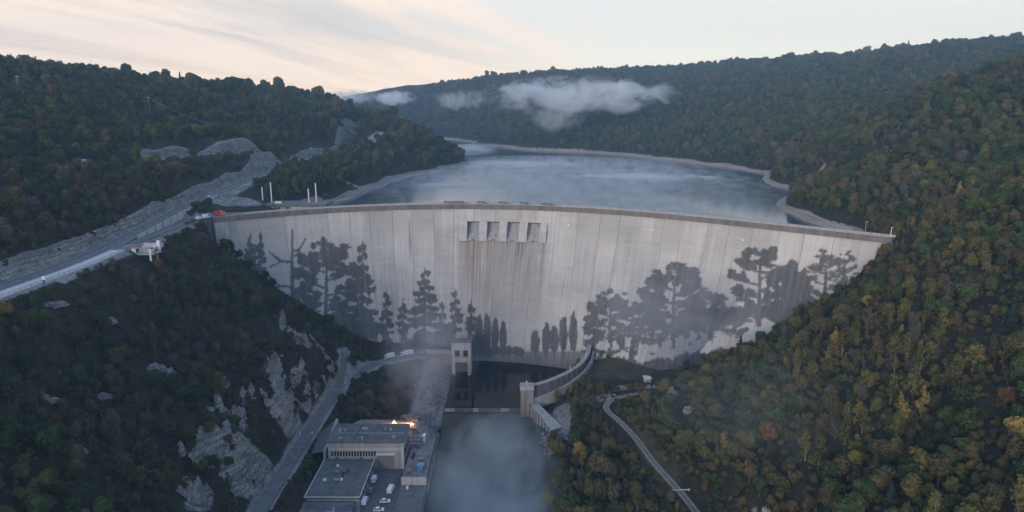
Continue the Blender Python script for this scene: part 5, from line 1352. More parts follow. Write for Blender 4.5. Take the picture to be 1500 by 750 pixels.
# single outcrops poking through the scrub
def outcrop(loc, wd, hg, rz, seed, label):
    nu, nv = 26, 14; r = np.random.default_rng(seed)
    U, Vv = np.meshgrid(np.linspace(-1, 1, nu), np.linspace(0, 1, nv), indexing='ij')
    env = np.clip(1 - np.abs(U) ** 2.4, 0.02, 1)
    z = Vv * hg * env * (0.75 + .5 * fbm(U * 3 + seed, 0 * U, 0, 2, seed)); z = z - .5
    dep = (1 - Vv ** 2.2) * hg * .55 * env
    off = bedded(U * wd / 2 + seed * 9.0, z, .9, 1.8, .45, seed)
    y = -(dep + off * (1 - Vv ** 6) * env)
    P = np.stack([U * wd / 2, y, z], -1).reshape(-1, 3); back = np.stack([U[:, -1] * wd / 2, 0 * U[:, 0] + hg * .9, 0 * U[:, 0] - .8], -1)
    n0 = len(P); P = np.vstack([P, back]); ii = np.arange(n0).reshape(nu, nv)
    F_ = np.stack([ii[:-1, :-1], ii[1:, :-1], ii[1:, 1:], ii[:-1, 1:]], -1).reshape(-1, 4)
    bk_ = n0 + np.arange(nu); F2 = np.stack([ii[:-1, -1], ii[1:, -1], bk_[1:], bk_[:-1]], -1)
    o_ = npmesh('rock_outcrop', P, np.vstack([F_, F2]), M_ROCK); o_.location = loc; o_.rotation_euler = (0, 0, rz); tag(o_, label, 'rock')
def ray_ground(px_, py_, lo, hi):
    Ys = np.arange(lo, hi, .5); d = ray(px_, py_); t_ = Ys / d[1]; xs, zs_ = d[0]*t_, d[2]*t_ + ZC
    g = ground_fn(xs, Ys); k = np.where(zs_ <= g)[0]
    return (float(xs[k[0]]), float(Ys[k[0]]), float(g[k[0]])) if len(k) else None
OUT = [(80,449,40,9,'long pale outcrop just below the gravel shoulder'),(165,474,14,8,'small pale outcrop on the slope below the totem sign'),(228,545,34,13,'pale stepped outcrop midway down the left slope'),(250,552,20,12,'pale outcrop beside the stepped one on the left slope'),
       (320,600,18,20,'pale blocky outcrop at the top of the gorge cliff'),(150,582,32,8,'low pale outcrop in the scrub of the left slope'),(120,664,18,9,'small bright outcrop low on the left slope'),(75,588,26,7,'low pale ledge far down the left slope'),(265,664,14,16,'upright pale outcrop beside the gorge cliff'),
       (1195,410,22,24,'grey rock standing against the right edge of the dam'),(1150,446,40,20,'broad grey outcrop at the right dam contact'),(1118,476,34,18,'grey ledge below the broad outcrop at the dam'),(985,582,22,14,'grey boulder pile on the right bank'),(1008,604,18,10,'small grey boulder beside the boulder pile')]
for i_, (px_, py_, wp_, hp_, lab) in enumerate(OUT):
    g_ = ray_ground(px_, py_, 110, 420)
    if g_ is None: continue
    k_ = math.hypot(g_[1], ZC - g_[2]) / FPX
    outcrop(g_, wp_ * k_, hp_ * k_ * 1.15, R(40 if px_ < 600 else -38) + random.uniform(-.25, .25), 200 + i_, lab)

# loose rock on the left pool bank and along the right bank
def boulders(name, segs, count, smin, smax, label, mat):
    r = np.random.default_rng(77); P0 = []
    t_ = (1 + 5 ** .5) / 2
    ico = np.array([(-1,t_,0),(1,t_,0),(-1,-t_,0),(1,-t_,0),(0,-1,t_),(0,1,t_),(0,-1,-t_),(0,1,-t_),(t_,0,-1),(t_,0,1),(-t_,0,-1),(-t_,0,1)]) / 1.9
    fc_ = np.array([(0,11,5),(0,5,1),(0,1,7),(0,7,10),(0,10,11),(1,5,9),(5,11,4),(11,10,2),(10,7,6),(7,1,8),(3,9,4),(3,4,2),(3,2,6),(3,6,8),(3,8,9),(4,9,5),(2,4,11),(6,2,10),(8,6,7),(9,8,1)])
    xs, ys = [], []
    for _ in range(count):
        a, b, wd = segs[r.integers(len(segs))]; u = r.random(); xs.append(a[0] + (b[0]-a[0])*u + r.normal()*wd); ys.append(a[1] + (b[1]-a[1])*u + r.normal()*wd)
    zs_ = ground_fn(np.array(xs), np.array(ys)); V, F_ = [], []
    for x, y, z in zip(xs, ys, zs_):
        if z < .2 or x > 40 and z > 30: continue
        sc = smin + (smax - smin) * r.random() ** 3; q = ico * (1 + r.uniform(-.3, .3, (12, 1))) * sc * np.array([1, r.uniform(.6, 1), r.uniform(.5, .8)])
        a = r.uniform(0, 6.28); q = np.c_[q[:, 0]*math.cos(a) - q[:, 1]*math.sin(a), q[:, 0]*math.sin(a) + q[:, 1]*math.cos(a), q[:, 2]]
        F_.append(fc_ + len(V) * 12); V.append(q + (x, y, z + sc * .15))
    o_ = npmesh(name, np.vstack(V), np.vstack(F_), mat); o_['kind'] = 'stuff'; o_['label'] = label
boulders('rubble', [((-47, 404), (-46, 338), 4.5), ((-52, 330), (-42, 318), 4), ((24, 338), (20, 300), 3), ((36, 344), (50, 340), 3)], 1500, .25, 1.5, 'loose grey rubble covering the banks beside the pool', M_ROCK)
# ================================================================== trees
def leafmat(name, cols, rough=0.75):
    m, t, o = newmat(name); n = NT(t)
    oi = n.n('ShaderNodeObjectInfo')
    co = n.n('ShaderNodeTexCoord').outputs['Object']
    cl = n.noise(co, 0.7, 2, 0.6)
    f = n.m('ADD', n.m('MULTIPLY', oi.outputs['Random'], 0.75), n.m('MULTIPLY', n.m('SUBTRACT', cl, 0.5), 0.9))
    k = len(cols)
    c = n.ramp(n.m('ADD', f, 0.1), [(i / (k - 1), q) for i, q in enumerate(cols)])
    d = n.n('ShaderNodeBsdfDiffuse', {'Color': c}); tr = n.n('ShaderNodeBsdfTranslucent', {'Color': c})
    mx = n.n('ShaderNodeMixShader', {0: 0.22}); t.links.new(d.outputs[0], mx.inputs[1]); t.links.new(tr.outputs[0], mx.inputs[2])
    t.links.new(mx.outputs[0], o.inputs[0]); return m
LEAF = {
 'dark green': leafmat('leaf_dark_green', [(0.036,0.062,0.030),(0.062,0.096,0.042),(0.098,0.130,0.052)]),
 'olive': leafmat('leaf_olive', [(0.078,0.088,0.038),(0.120,0.122,0.050),(0.170,0.152,0.060)]),
 'brown': leafmat('leaf_brown', [(0.076,0.074,0.046),(0.112,0.100,0.056),(0.150,0.122,0.066)]),
 'russet': leafmat('leaf_russet', [(0.120,0.078,0.044),(0.165,0.104,0.052),(0.20,0.130,0.060)]),
 'yellow': leafmat('leaf_yellow', [(0.19,0.155,0.055),(0.28,0.22,0.070),(0.34,0.26,0.085)]),
 'grey': leafmat('twig_grey', [(0.095,0.092,0.074),(0.130,0.124,0.100),(0.17,0.16,0.135)]),
 'fir': leafmat('leaf_fir', [(0.026,0.044,0.034),(0.040,0.060,0.042),(0.056,0.078,0.050)]),
}
def quads(P, Nn, size, r):
    """leaf clumps: bent quads at P, facing roughly Nn"""
    n_ = len(P)
    a = np.cross(Nn, r.normal(size=(n_, 3))); a /= np.linalg.norm(a, axis=1)[:, None] + 1e-9
    b = np.cross(Nn, a)
    sx = (size * r.uniform(.6, 1.35, n_))[:, None]; sy = (size * r.uniform(.45, 1.1, n_))[:, None]
    V = np.stack([P - a*sx - b*sy*.6, P + a*sx*.25 - b*sy, P + a*sx + b*sy*.5, P - a*sx*.3 + b*sy], 1)
    V[:, 1] += Nn * sx * r.uniform(-.4, .1, (n_, 1)); V[:, 3] += Nn * sx * r.uniform(-.4, .1, (n_, 1))
    F_ = np.arange(n_ * 4).reshape(-1, 4)
    return V.reshape(-1, 3), F_
def crown_broad(seed, n_leaf, size, rad=3.0, h=7.6, base=1.6, lobes=9, squash=1.0):
    r = np.random.default_rng(seed)
    cz = (h + base) / 2; rz = (h - base) / 2
    L = []
    for i in range(lobes):
        a = r.uniform(0, 2*np.pi); q = r.uniform(.25, .78); zz = r.uniform(-.75, .72)
        k = math.sqrt(max(.05, 1 - zz*zz))
        L.append((math.cos(a)*q*rad*k*.95, math.sin(a)*q*rad*k*.95, cz + zz*rz*.8, rad*r.uniform(.30, .52)))
    L.append((0, 0, cz + rz*.42, rad*.5)); L.append((0, 0, cz, rad*.6))
    w_ = np.array([l[3]**2 for l in L]); w_ /= w_.sum()
    li = r.choice(len(L), n_leaf, p=w_); La = np.array(L)[li]
    d = r.normal(size=(n_leaf, 3)); d[:, 2] += .35; d /= np.linalg.norm(d, axis=1)[:, None]
    P = La[:, :3] + d * (La[:, 3] * r.uniform(.72, 1.08, n_leaf))[:, None] * np.array([1, 1, squash])
    Nn = d + r.normal(size=(n_leaf, 3)) * .55; Nn /= np.linalg.norm(Nn, axis=1)[:, None]
    return quads(P, Nn, size, r), L
def crown_slender(seed, n_leaf, size, rad=1.5, h=9.5, base=2.5):
    r = np.random.default_rng(seed); L = []
    for i in range(11):
        t_ = i / 10; z = base + (h - base) * t_; k = math.sin(math.pi * (0.14 + .8 * t_)) ** .8
        a = r.uniform(0, 6.28); L.append((math.cos(a)*rad*.55*k, math.sin(a)*rad*.55*k, z, rad*k*r.uniform(.4, .7) + .2))
    w_ = np.array([l[3]**2 for l in L]); w_ /= w_.sum()
    li = r.choice(len(L), n_leaf, p=w_); La = np.array(L)[li]
    d = r.normal(size=(n_leaf, 3)); d /= np.linalg.norm(d, axis=1)[:, None]
    P = La[:, :3] + d * (La[:, 3] * r.uniform(.5, 1.1, n_leaf))[:, None]
    Nn = d + r.normal(size=(n_leaf, 3)) * .6; Nn /= np.linalg.norm(Nn, axis=1)[:, None]
    return quads(P, Nn, size, r), L
def crown_fir(seed, n_leaf, size, rad=2.1, h=10.0, base=1.0):
    r = np.random.default_rng(seed)
    t_ = r.random(n_leaf) ** 1.5; tier = np.floor(t_ * 11) / 11 + .05 * r.random(n_leaf)
    z = base + (h - base) * tier; q = rad * (1 - tier) * np.sqrt(r.uniform(.1, 1, n_leaf)) + .05
    a = r.uniform(0, 2*np.pi, n_leaf)
    P = np.c_[np.cos(a)*q, np.sin(a)*q, z - q*.3]
    Nn = np.c_[np.cos(a)*.5, np.sin(a)*.5, np.ones(n_leaf)] + r.normal(size=(n_leaf, 3))*.3; Nn /= np.linalg.norm(Nn, axis=1)[:, None]
    return quads(P, Nn, size, r), [(0, 0, h*.95, .3)]
def crown_twigs(seed, n_tw, h=6.5, rad=2.6):
    """bare branches: thin crossed slivers radiating from the trunk"""
    r = np.random.default_rng(seed); V = []; F_ = []
    for i in range(n_tw):
        a = r.uniform(0, 6.28); z0 = h * r.uniform(.15, .75); e = r.uniform(.5, 1.15)
        p0 = np.array([r.normal()*.12, r.normal()*.12, z0]); dr = np.array([math.cos(a)*e, math.sin(a)*e, r.uniform(.6, 1.5)]); dr /= np.linalg.norm(dr)
        l = rad * r.uniform(.5, 1.15); p1 = p0 + dr*l
        sd = np.cross(dr, [r.normal(), r.normal(), r.normal()]); sd /= np.linalg.norm(sd); w0 = r.uniform(.05, .09)
        b = len(V); V += [p0 - sd*w0, p0 + sd*w0, p1 + sd*.02, p1 - sd*.02]; F_.append((b, b+1, b+2, b+3))
        for k in range(4):
            q0 = p0 + dr*l*r.uniform(.3, .95); d2 = dr + r.normal(size=3)*.7; d2 /= np.linalg.norm(d2); q1 = q0 + d2*r.uniform(.5, 1.2)
            s2 = np.cross(d2, r.normal(size=3)); s2 /= np.linalg.norm(s2); b = len(V)
            V += [q0 - s2*.05, q0 + s2*.05, q1 + s2*.03, q1 - s2*.03]; F_.append((b, b+1, b+2, b+3))
    return (np.array(V), np.array(F_)), [(0, 0, h*.8, .3)]
def trunk_mesh(L, h, r0, seed, mat):
    r = random.Random(seed); mb = MB()
    top = max(l[2] for l in L)
    mb.tube([(0,0,-1.2),(0.05,0,h*.3),(r.uniform(-.2,.2),r.uniform(-.2,.2),h*.6),(0,0,min(top, h*.88))], [r0*1.25, r0, r0*.65, r0*.25], 7)
    for l in L[:5]:
        z0 = max(.25*h, l[2] - 1.6); mb.tube([(0,0,z0),(l[0]*.55,l[1]*.55,(z0+l[2])/2+.1),(l[0],l[1],l[2])], [r0*.5, r0*.3, r0*.12], 5, False)
    me = bpy.data.meshes.new('trunk'); me.from_pydata(mb.v, [], mb.f); me.update(); me.materials.append(mat); return me
def leafmesh(VF, mat):
    V, F_ = VF; me = bpy.data.meshes.new('crown')
    me.vertices.add(len(V)); me.vertices.foreach_set('co', np.asarray(V, np.float32).ravel())
    me.loops.add(F_.size); me.loops.foreach_set('vertex_index', np.asarray(F_, np.int32).ravel())
    me.polygons.add(len(F_)); me.polygons.foreach_set('loop_start', np.arange(0, F_.size, 4, dtype=np.int32)); me.polygons.foreach_set('loop_total', np.full(len(F_), 4, np.int32))
    me.update(calc_edges=True); me.materials.append(mat); return me
def joined(cm, tm):
    """crown + trunk in one mesh, for the uncounted forest"""
    cv = np.empty(len(cm.vertices)*3, np.float32); cm.vertices.foreach_get('co', cv)
    tv = np.empty(len(tm.vertices)*3, np.float32); tm.vertices.foreach_get('co', tv)
    me = bpy.data.meshes.new('forest_tree'); nv = len(cm.vertices)
    faces = [tuple(p.vertices) for p in cm.polygons] + [tuple(i + nv for i in p.vertices) for p in tm.polygons]
    me.from_pydata(np.r_[cv.reshape(-1, 3), tv.reshape(-1, 3)].tolist(), [], faces); me.update()
    me.materials.append(cm.materials[0]); me.materials.append(tm.materials[0])
    me.polygons.foreach_set('material_index', [0]*len(cm.polygons) + [1]*len(tm.polygons)); return me
# kinds: (key, colour, shape)
KINDS = []
def add_kind(col, shape, seed):
    if shape == 'broad':
        vf, L = crown_broad(seed, 1000, .42, rad=3.0 + .4*((seed*7) % 3 - 1), lobes=8 + seed % 4); h, r0, bk = 7.6, .20, M_BARK
    elif shape == 'loose':
        vf, L = crown_broad(seed, 640, .37, rad=2.7, h=8.2, base=1.4, lobes=13); h, r0, bk = 8.2, .17, M_BARK
    elif shape == 'slender':
        vf, L = crown_slender(seed, 420, .30); h, r0, bk = 9.5, .15, M_BIRCH
    elif shape == 'fir':
        vf, L = crown_fir(seed, 800, .36); h, r0, bk = 10, .18, M_BARK
    elif shape == 'bare':
        vf, L = crown_twigs(seed, 90); h, r0, bk = 6.5, .13, M_BIRCH if seed % 2 else M_BARK
    elif shape == 'shrub':
        vf, L = crown_broad(seed, 260, .27, rad=1.5, h=2.3, base=.1, lobes=6); h, r0, bk = 2.2, .06, M_BARK
    cm = leafmesh(vf, LEAF[col]); tm = trunk_mesh(L, h, r0, seed, bk)
    KINDS.append(dict(col=col, shape=shape, crown=cm, trunk=tm, h=h)); return len(KINDS) - 1
K = {}
for i_, (c_, s_) in enumerate([('dark green','broad'),('dark green','broad'),('dark green','loose'),('olive','broad'),('olive','broad'),('olive','loose'),('brown','broad'),('brown','loose'),('brown','loose'),('russet','broad'),('yellow','broad'),('yellow','slender'),('olive','slender'),('brown','slender'),('grey','bare'),('grey','bare'),('fir','fir'),('brown','shrub'),('olive','shrub'),('dark green','shrub'),('grey','loose'),('yellow','slender')]):
    K.setdefault((c_, s_), []).append(add_kind(c_, s_, 100 + i_))
def kid(c_, s_, u): L_ = K[(c_, s_)]; return L_[int(u * len(L_)) % len(L_)]

# ---- where trees stand
def scatter(x0, x1, y0, y1, sp, seed, jitter=.46):
    r = np.random.default_rng(seed)
    a, b = np.meshgrid(np.arange(x0, x1, sp), np.arange(y0, y1, sp)); a = a + (np.arange(b.shape[0]) % 2)[:, None] * sp / 2
    a = a.ravel() + r.uniform(-jitter, jitter, a.size) * sp; b = b.ravel() + r.uniform(-jitter, jitter, b.size) * sp
    return a, b
def allowed(x, y, shrub=False):
    z, k, rd, s, q = ground_fn(x, y, True)
    px, py = project(x, y, z + 4)
    ok = (np.abs(x) < 0.92 * y + 60) & (y > 95) & (py < 900) & (px > -260) & (px < 1760)
    ok &= rd > (1.0 if shrub else 2.6)
    # off the dam, its crest and the pool
    ins = (s > -4) & (s < LCREST + 3)
    ok &= ~(ins & (q > -9) & (q < np.clip(face_off(np.clip(z - 1, 0, 97)), 1.5, None) + 0.9))
    ok &= ~((k < .5) & (z < 93.2 + 3.5 * (fbm(x / 40, y / 40, 0, 2, 5) - .5)))
    ok &= ~((k > .5) & (z < 2.5))
    ok &= ~((y < 322) & (x > -88) & (x < -36))
    ok &= ~((x > -50) & (x < 20) & (y > 300) & (y < 430) & (k > .5))
    ok &= ~((x > -60) & (x < -34) & (y > 318) & (y < 415) & (k > .5))
    ok &= ~((np.hypot((x - 66) / 30, (y - 376) / 24) < 1) & (k > .5) & (z < 22))
    ok &= ~((np.hypot((x + 66) / 12, (y - 392) / 17) < 1))
    ok &= ~((x > -176) & (x < -160) & (y > 285) & (y < 318))
    ok &= ~((x > -196) & (x < -125) & (y > 418) & (y < 512))
    ok &= ~((x > 8) & (x < 30) & (y > 305) & (y < 350))
    ok &= ~((np.hypot(x - h2[0], y - h2[1]) < 7) | (np.hypot(x - HUTL[0], y - HUTL[1]) < 6) | (np.hypot((x - HUTL[0] - 6) / 7, (y - HUTL[1] + 12) / 12) < 1))
    bd_, _, bs_ = line_dist(x, y, BENCH); ok &= ~((bd_ < 12) & (bs_ > 0)) & (bd_ > (3 if shrub else 9))
    ri = np.clip(np.searchsorted(gx, x) , 0, len(gx) - 1); rj = np.clip(np.searchsorted(gy, y), 0, len(gy) - 1)
    ok &= (rock.reshape(GX.shape)[rj, ri] < 0.55) | (np.hypot(x, y) > 900)
    e = 1.0
    gxz = ground_fn(x + e, y); gyz = ground_fn(x, y + e); sl_ = np.hypot(gxz - z, gyz - z)
    ok &= sl_ < np.where(x < -103, 5.0 if shrub else 4.0, 2.6 if shrub else 1.75)
    for a, b, r_ in SCARS:
        d_, _, _ = line_dist(x, y, np.array([[*a[:2], 0], [*b[:2], 0]], float)); ok &= d_ > r_ * .9
    pz_x, pz_y = project(x, y, z)
    for px_, py_, rx_, ry_ in ROCKSPOTS:
        ok &= ~((y < 420) & (np.hypot((pz_x - px_) / rx_, (pz_y - py_ - 8) / (ry_ + 6)) < 1.0))
    return ok, z, rd, px, py, k
pts = []
def put(x, y, shrub, base_scale, seed, thin=1.0):
    r = np.random.default_rng(seed)
    ok, z, rd, px, py, k = allowed(x, y, shrub)
    ok &= r.random(x.size) < thin * (1 if shrub else np.where(np.hypot(x, y) < 900, sstep(.20, .44, fbm(x / 16, y / 16, 0, 2, 95)), 1))
    x, y, z, rd, px, py, k = (v[ok] for v in (x, y, z, rd, px, py, k)); n_ = x.size
    patch = fbm(x / 34, y / 34, 0, 3, 51); patch2 = fbm(x / 20, y / 20, 0, 3, 87)
    u = r.random(n_); v = r.random(n_)
    s__, q__ = crest_q(x, y); near_dam = (q__ > 0) & (q__ < face_off(np.clip(z, 0, 97)) + 14) & (y < 430)
    left = (x < -30) & (y < 420); right = (x > 20) & (y < 420)
    for i in range(n_):
        a, b = patch[i], patch2[i]; t_ = u[i]
        if shrub:
            key = ('brown', 'shrub') if t_ < .5 else (('olive', 'shrub') if t_ < .75 else ('dark green', 'shrub'))
        elif left[i]:
            if a > .52: key = ('dark green', 'broad') if t_ < .62 else (('olive', 'broad') if t_ < .82 else ('brown', 'broad'))
            else: key = ('brown', 'loose') if t_ < .36 else (('grey', 'bare') if t_ < .52 else (('grey', 'loose') if t_ < .66 else (('dark green', 'loose') if t_ < .9 else (('russet', 'broad') if t_ < .93 else ('olive', 'slender')))))
        elif right[i]:
            if a > .53: key = ('dark green', 'broad') if t_ < .40 else (('olive', 'broad') if t_ < .66 else (('brown', 'broad') if t_ < .86 else (('fir', 'fir') if t_ < .97 else ('russet', 'broad'))))
            elif b > .52: key = ('olive', 'slender') if t_ < .30 else (('brown', 'slender') if t_ < .50 else (('yellow', 'slender') if t_ < .57 else (('olive', 'loose') if t_ < .84 else ('grey', 'bare'))))
            else: key = ('brown', 'loose') if t_ < .36 else (('dark green', 'loose') if t_ < .62 else (('grey', 'loose') if t_ < .74 else (('olive', 'broad') if t_ < .92 else (('yellow', 'broad') if t_ < .935 else (('brown', 'broad') if t_ < .985 else ('russet', 'broad'))))))
        else:
            if a > .47: key = ('dark green', 'broad') if t_ < .62 else (('olive', 'broad') if t_ < .86 else (('fir', 'fir') if t_ < .88 else ('brown', 'broad')))
            else: key = ('brown', 'broad') if t_ < .18 else (('dark green', 'loose') if t_ < .60 else (('olive', 'loose') if t_ < .90 else (('grey', 'loose') if t_ < .992 else ('russet', 'broad'))))
        sc = base_scale * (0.45 + 1.05 * r.random() ** 1.9 + .18 * (a - .5)) * (1.0 if y[i] < 800 or r.random() > .06 else 1.5)
        if not shrub: sc *= 1.0 if rd[i] > 9 else (0.55 if x[i] > -178 or y[i] > 420 else .8)
        if near_dam[i]: sc *= .78
        pts.append((x[i], y[i], z[i] - .15, kid(*key, v[i]), sc, r.uniform(0, 6.283), px[i], py[i]))
A_ = scatter(-100, 380, 96, 430, 4.2, 1); put(*A_, False, .92, 2, .96)
A_ = scatter(-330, -100, 96, 430, 3.9, 31); put(*A_, False, .92, 32, .96)
A_ = scatter(-220, 230, 96, 430, 2.9, 3); put(*A_, True, 1.05, 4, .8)
A_ = scatter(-560, 600, 430, 760, 6.0, 5); put(*A_, False, 1.12, 6)
A_ = scatter(-520, -330, 250, 430, 5.5, 25); put(*A_, False, 1.1, 26)
A_ = scatter(330, 520, 250, 430, 5.5, 27); put(*A_, False, 1.1, 28)
A_ = scatter(-960, 960, 760, 1200, 8.5, 7); put(*A_, False, 1.5, 8)
A_ = scatter(-1450, 1650, 1200, 2450, 10.5, 9); put(*A_, False, 1.65, 10)
print('trees', len(pts))
# specific trees seen in the photograph
FEAT = []
def feature(px_, py_, Yd, kind, sc, label):
    q = Py(px_, py_, Yd); x = float(q[0]); z = gz(x, Yd)
    FEAT.append((x, Yd, z - .1, kid(*kind, .3), sc, random.uniform(0, 6.28), label))
def on_ground(px_, py_, lo, hi):
    Ys = np.arange(lo, hi, .5); d = ray(px_, py_); t_ = Ys / d[1]; xs, zs_ = d[0]*t_, d[2]*t_ + ZC
    g = ground_fn(xs, Ys); k = np.where(zs_ <= g)[0]
    return float(Ys[k[0]]) if len(k) else None
for px_, py_, kind, sc, label in [
    (848, 670, ('yellow','broad'), 1.0, 'bright yellow rounded tree on the strip between track and river'),
    (852, 690, ('yellow','slender'), 1.25, 'tall narrow yellow tree standing below the rounded yellow one'),
    (800, 745, ('yellow','broad'), 1.0, 'golden yellow tree low down beside the river quay'),
    (838, 742, ('russet','broad'), .9, 'orange autumn tree beside the golden tree near the river'),
    (1270, 450, ('yellow','broad'), .75, 'small yellow tree high on the right slope below the dam end'),
    (1346, 556, ('olive','slender'), 1.25, 'pale-trunked slender tree leaning out of the right slope'),
    (1487, 650, ('yellow','broad'), 1.0, 'broad yellow-olive tree on the right slope among dark trees'),
    (1180, 622, ('russet','slender') if ('russet','slender') in K else ('russet','broad'), .55, 'small orange bush-like tree on the right slope'),
    (1222, 650, ('grey','bare'), 1.3, 'bare white-branched tree on the right slope'),
    (398, 425, ('dark green','broad'), 1.0, 'dark green tree on the spur rim against the dam face'),
    (432, 462, ('brown','broad'), .8, 'brown tree low on the spur rim against the dam face'),
    (305, 365, ('dark green','loose'), 1.1, 'dark thin-leaved tree just below the vans at the dam end'),
    (368, 395, ('olive','broad'), .95, 'olive tree on the spur beside the tall dark green tree'),
    (340, 400, ('dark green','broad'), 1.35, 'tall dark green tree standing against the left end of the dam face'),
    (185, 530, ('russet','broad'), 1.0, 'rounded russet tree on the slope below the road'),
    (320, 580, ('olive','broad'), 1.45, 'large olive tree above the gorge cliff'),
    (232, 400, ('russet','broad'), .9, 'russet tree right under the white lookout'),
    (4, 470, ('yellow','broad'), .9, 'yellow tree at the road edge on the slope below the gravel shoulder'),
    (540, 585, ('yellow','broad'), .8, 'golden brown tree on the bank above the powerhouse'),
    (520, 600, ('russet','broad'), .8, 'russet tree on the bank above the powerhouse'),
    (500, 592, ('brown','broad'), .8, 'brown bushy tree between the service road and powerhouse'),
    (558, 580, ('brown','broad'), .7, 'brown bushy tree on the bank below the parked trucks'),
    (520, 540, ('brown','broad'), .75, 'dark brown tree between the dirt ramp and the truck road'),
    (1280, 372, ('olive','broad'), .7, 'light olive tree at the right end of the dam face'),
]:
    Yd = on_ground(px_, py_, 110, 460)
    if Yd: feature(px_, py_, Yd, kind, sc, label)
pts_arr = np.array([p[:8] for p in pts])
if FEAT:                                             # room for the named trees
    for f_ in FEAT:
        keep = np.hypot(pts_arr[:, 0] - f_[0], pts_arr[:, 1] - f_[1]) > 2.6 * f_[4]
        pts_arr = pts_arr[keep]
is_shrub = np.array([KINDS[int(k_)]['shape'] == 'shrub' for k_ in pts_arr[:, 3]])
inframe = (pts_arr[:, 6] > 8) & (pts_arr[:, 6] < 1492) & (pts_arr[:, 7] > 10) & (pts_arr[:, 7] < 735) & (pts_arr[:, 1] < 430) & ~is_shrub
app = np.where(inframe, pts_arr[:, 4] / np.hypot(pts_arr[:, 0], pts_arr[:, 1]), -1)
order = np.argsort(-app)[:300 - len(FEAT)]
SHAPEW = {'broad': 'dense tree', 'loose': 'thin-leaved tree', 'slender': 'slender tree', 'fir': 'fir tree', 'bare': 'leafless tree'}
NAME = {'broad': 'broadleaf_tree', 'loose': 'broadleaf_tree', 'slender': 'slender_tree', 'fir': 'fir_tree', 'bare': 'bare_tree'}
LAND = [(-168, 306, 'the white lookout'), (-178, 258, 'the totem sign'), (-174, 222, 'the gravel shoulder'), (-116, 320, 'the upper gorge cliff'), (-116, 270, 'the striped barrier'), (-116, 225, 'the lower gorge cliff'),
        (-101, 388, 'the dirt ramp'), (-166, 380, 'the left dam end'), (-135, 388, 'the left dam foot'), (-92, 300, 'the wing wall'), (-90, 345, 'the road fork'), (-75, 400, 'the parked trucks'),
        (78, 360, 'the dam hut'), (48, 322, 'the track bend'), (64, 230, 'the track gate'), (58, 280, 'the straight track'), (192, 345, 'the right dam end'), (40, 368, 'the guide wall'),
        (20, 312, 'the quay wall'), (14, 250, 'the river bank'), (165, 365, 'the dam edge'), (120, 368, 'the right dam foot'), (-60, 312, 'the fire')]
def zone(x, y, z):
    side = 'left slope' if x < -108 else ('bank' if x < 40 else ('right slope' if z < 45 else ('upper right slope' if z < 85 else 'right hilltop')))
    d = [(math.hypot(x - a, y - b), c_) for a, b, c_ in LAND]; d, c_ = min(d)
    rel = 'beside' if d < 14 else ('near' if d < 32 else 'far from')
    return side, f'{rel} {c_}' if d < 70 else 'deep in the woods'
def make_tree(x, y, z, k_, sc, rot, label=None, group=None):
    kd = KINDS[int(k_)]
    r_ = empty(NAME[kd['shape']], (x, y, z), rot); r_.scale = (sc, sc, sc)
    c = bpy.data.objects.new('crown', kd['crown']); COL.objects.link(c); c.parent = r_
    t_ = bpy.data.objects.new('trunk', kd['trunk']); COL.objects.link(t_); t_.parent = r_
    if label is None:
        sd_, zn = zone(x, y, z); cw = {'fir': 'dark', 'grey': 'grey'}.get(kd['col'], kd['col'])
        size = 'small ' if sc < .68 else ('large ' if sc > 1.12 else '')
        label = f"{size}{cw} {SHAPEW[kd['shape']]} on the {sd_} {zn}"; group = f"trees on the {sd_}"
    tag(r_, label, 'tree', group)
for f_ in FEAT: make_tree(*f_[:6], label=f_[6])
used_labels = {}
for i in order:
    x, y, z, k_, sc, rot = map(float, pts_arr[i, :6]); kd = KINDS[int(k_)]
    sd_, zn = zone(x, y, z); cw = {'fir': 'dark', 'grey': 'grey'}.get(kd['col'], kd['col'])
    size = 'small ' if sc < .68 else ('large ' if sc > 1.12 else '')
    used_labels.setdefault((f"{size}{cw} {SHAPEW[kd['shape']]} on the {sd_} {zn}", f"trees on the {sd_}"), []).append(i)
for (lab, grp), ids in used_labels.items():
    for i in ids:
        l2 = lab
        if len(ids) > 1:                              # tell look-alikes apart by their nearest differently coloured neighbour
            dd = np.hypot(pts_arr[order, 0] - pts_arr[i, 0], pts_arr[order, 1] - pts_arr[i, 1])
            for j in order[np.argsort(dd)][1:4]:
                kj = KINDS[int(pts_arr[j, 3])]
                if (kj['col'], kj['shape']) != (KINDS[int(pts_arr[i, 3])]['col'], KINDS[int(pts_arr[i, 3])]['shape']):
                    l2 = lab + f" by {'an' if kj['col'] == 'olive' else 'a'} {kj['col'].replace('dark green', 'green').replace('fir', 'dark')} {kj['shape'].replace('broad', 'dense').replace('loose', 'thin').replace('fir', 'conical')} one"; break
            if len(l2.replace('-', ' ').split()) > 16: l2 = l2.replace(' on the ' + grp[13:], '')
            if len(l2.replace('-', ' ').split()) > 16: l2 = lab
        make_tree(*map(float, pts_arr[i, :6]), label=l2, group='trees on the valley slopes')
rest = np.delete(pts_arr, order, axis=0)
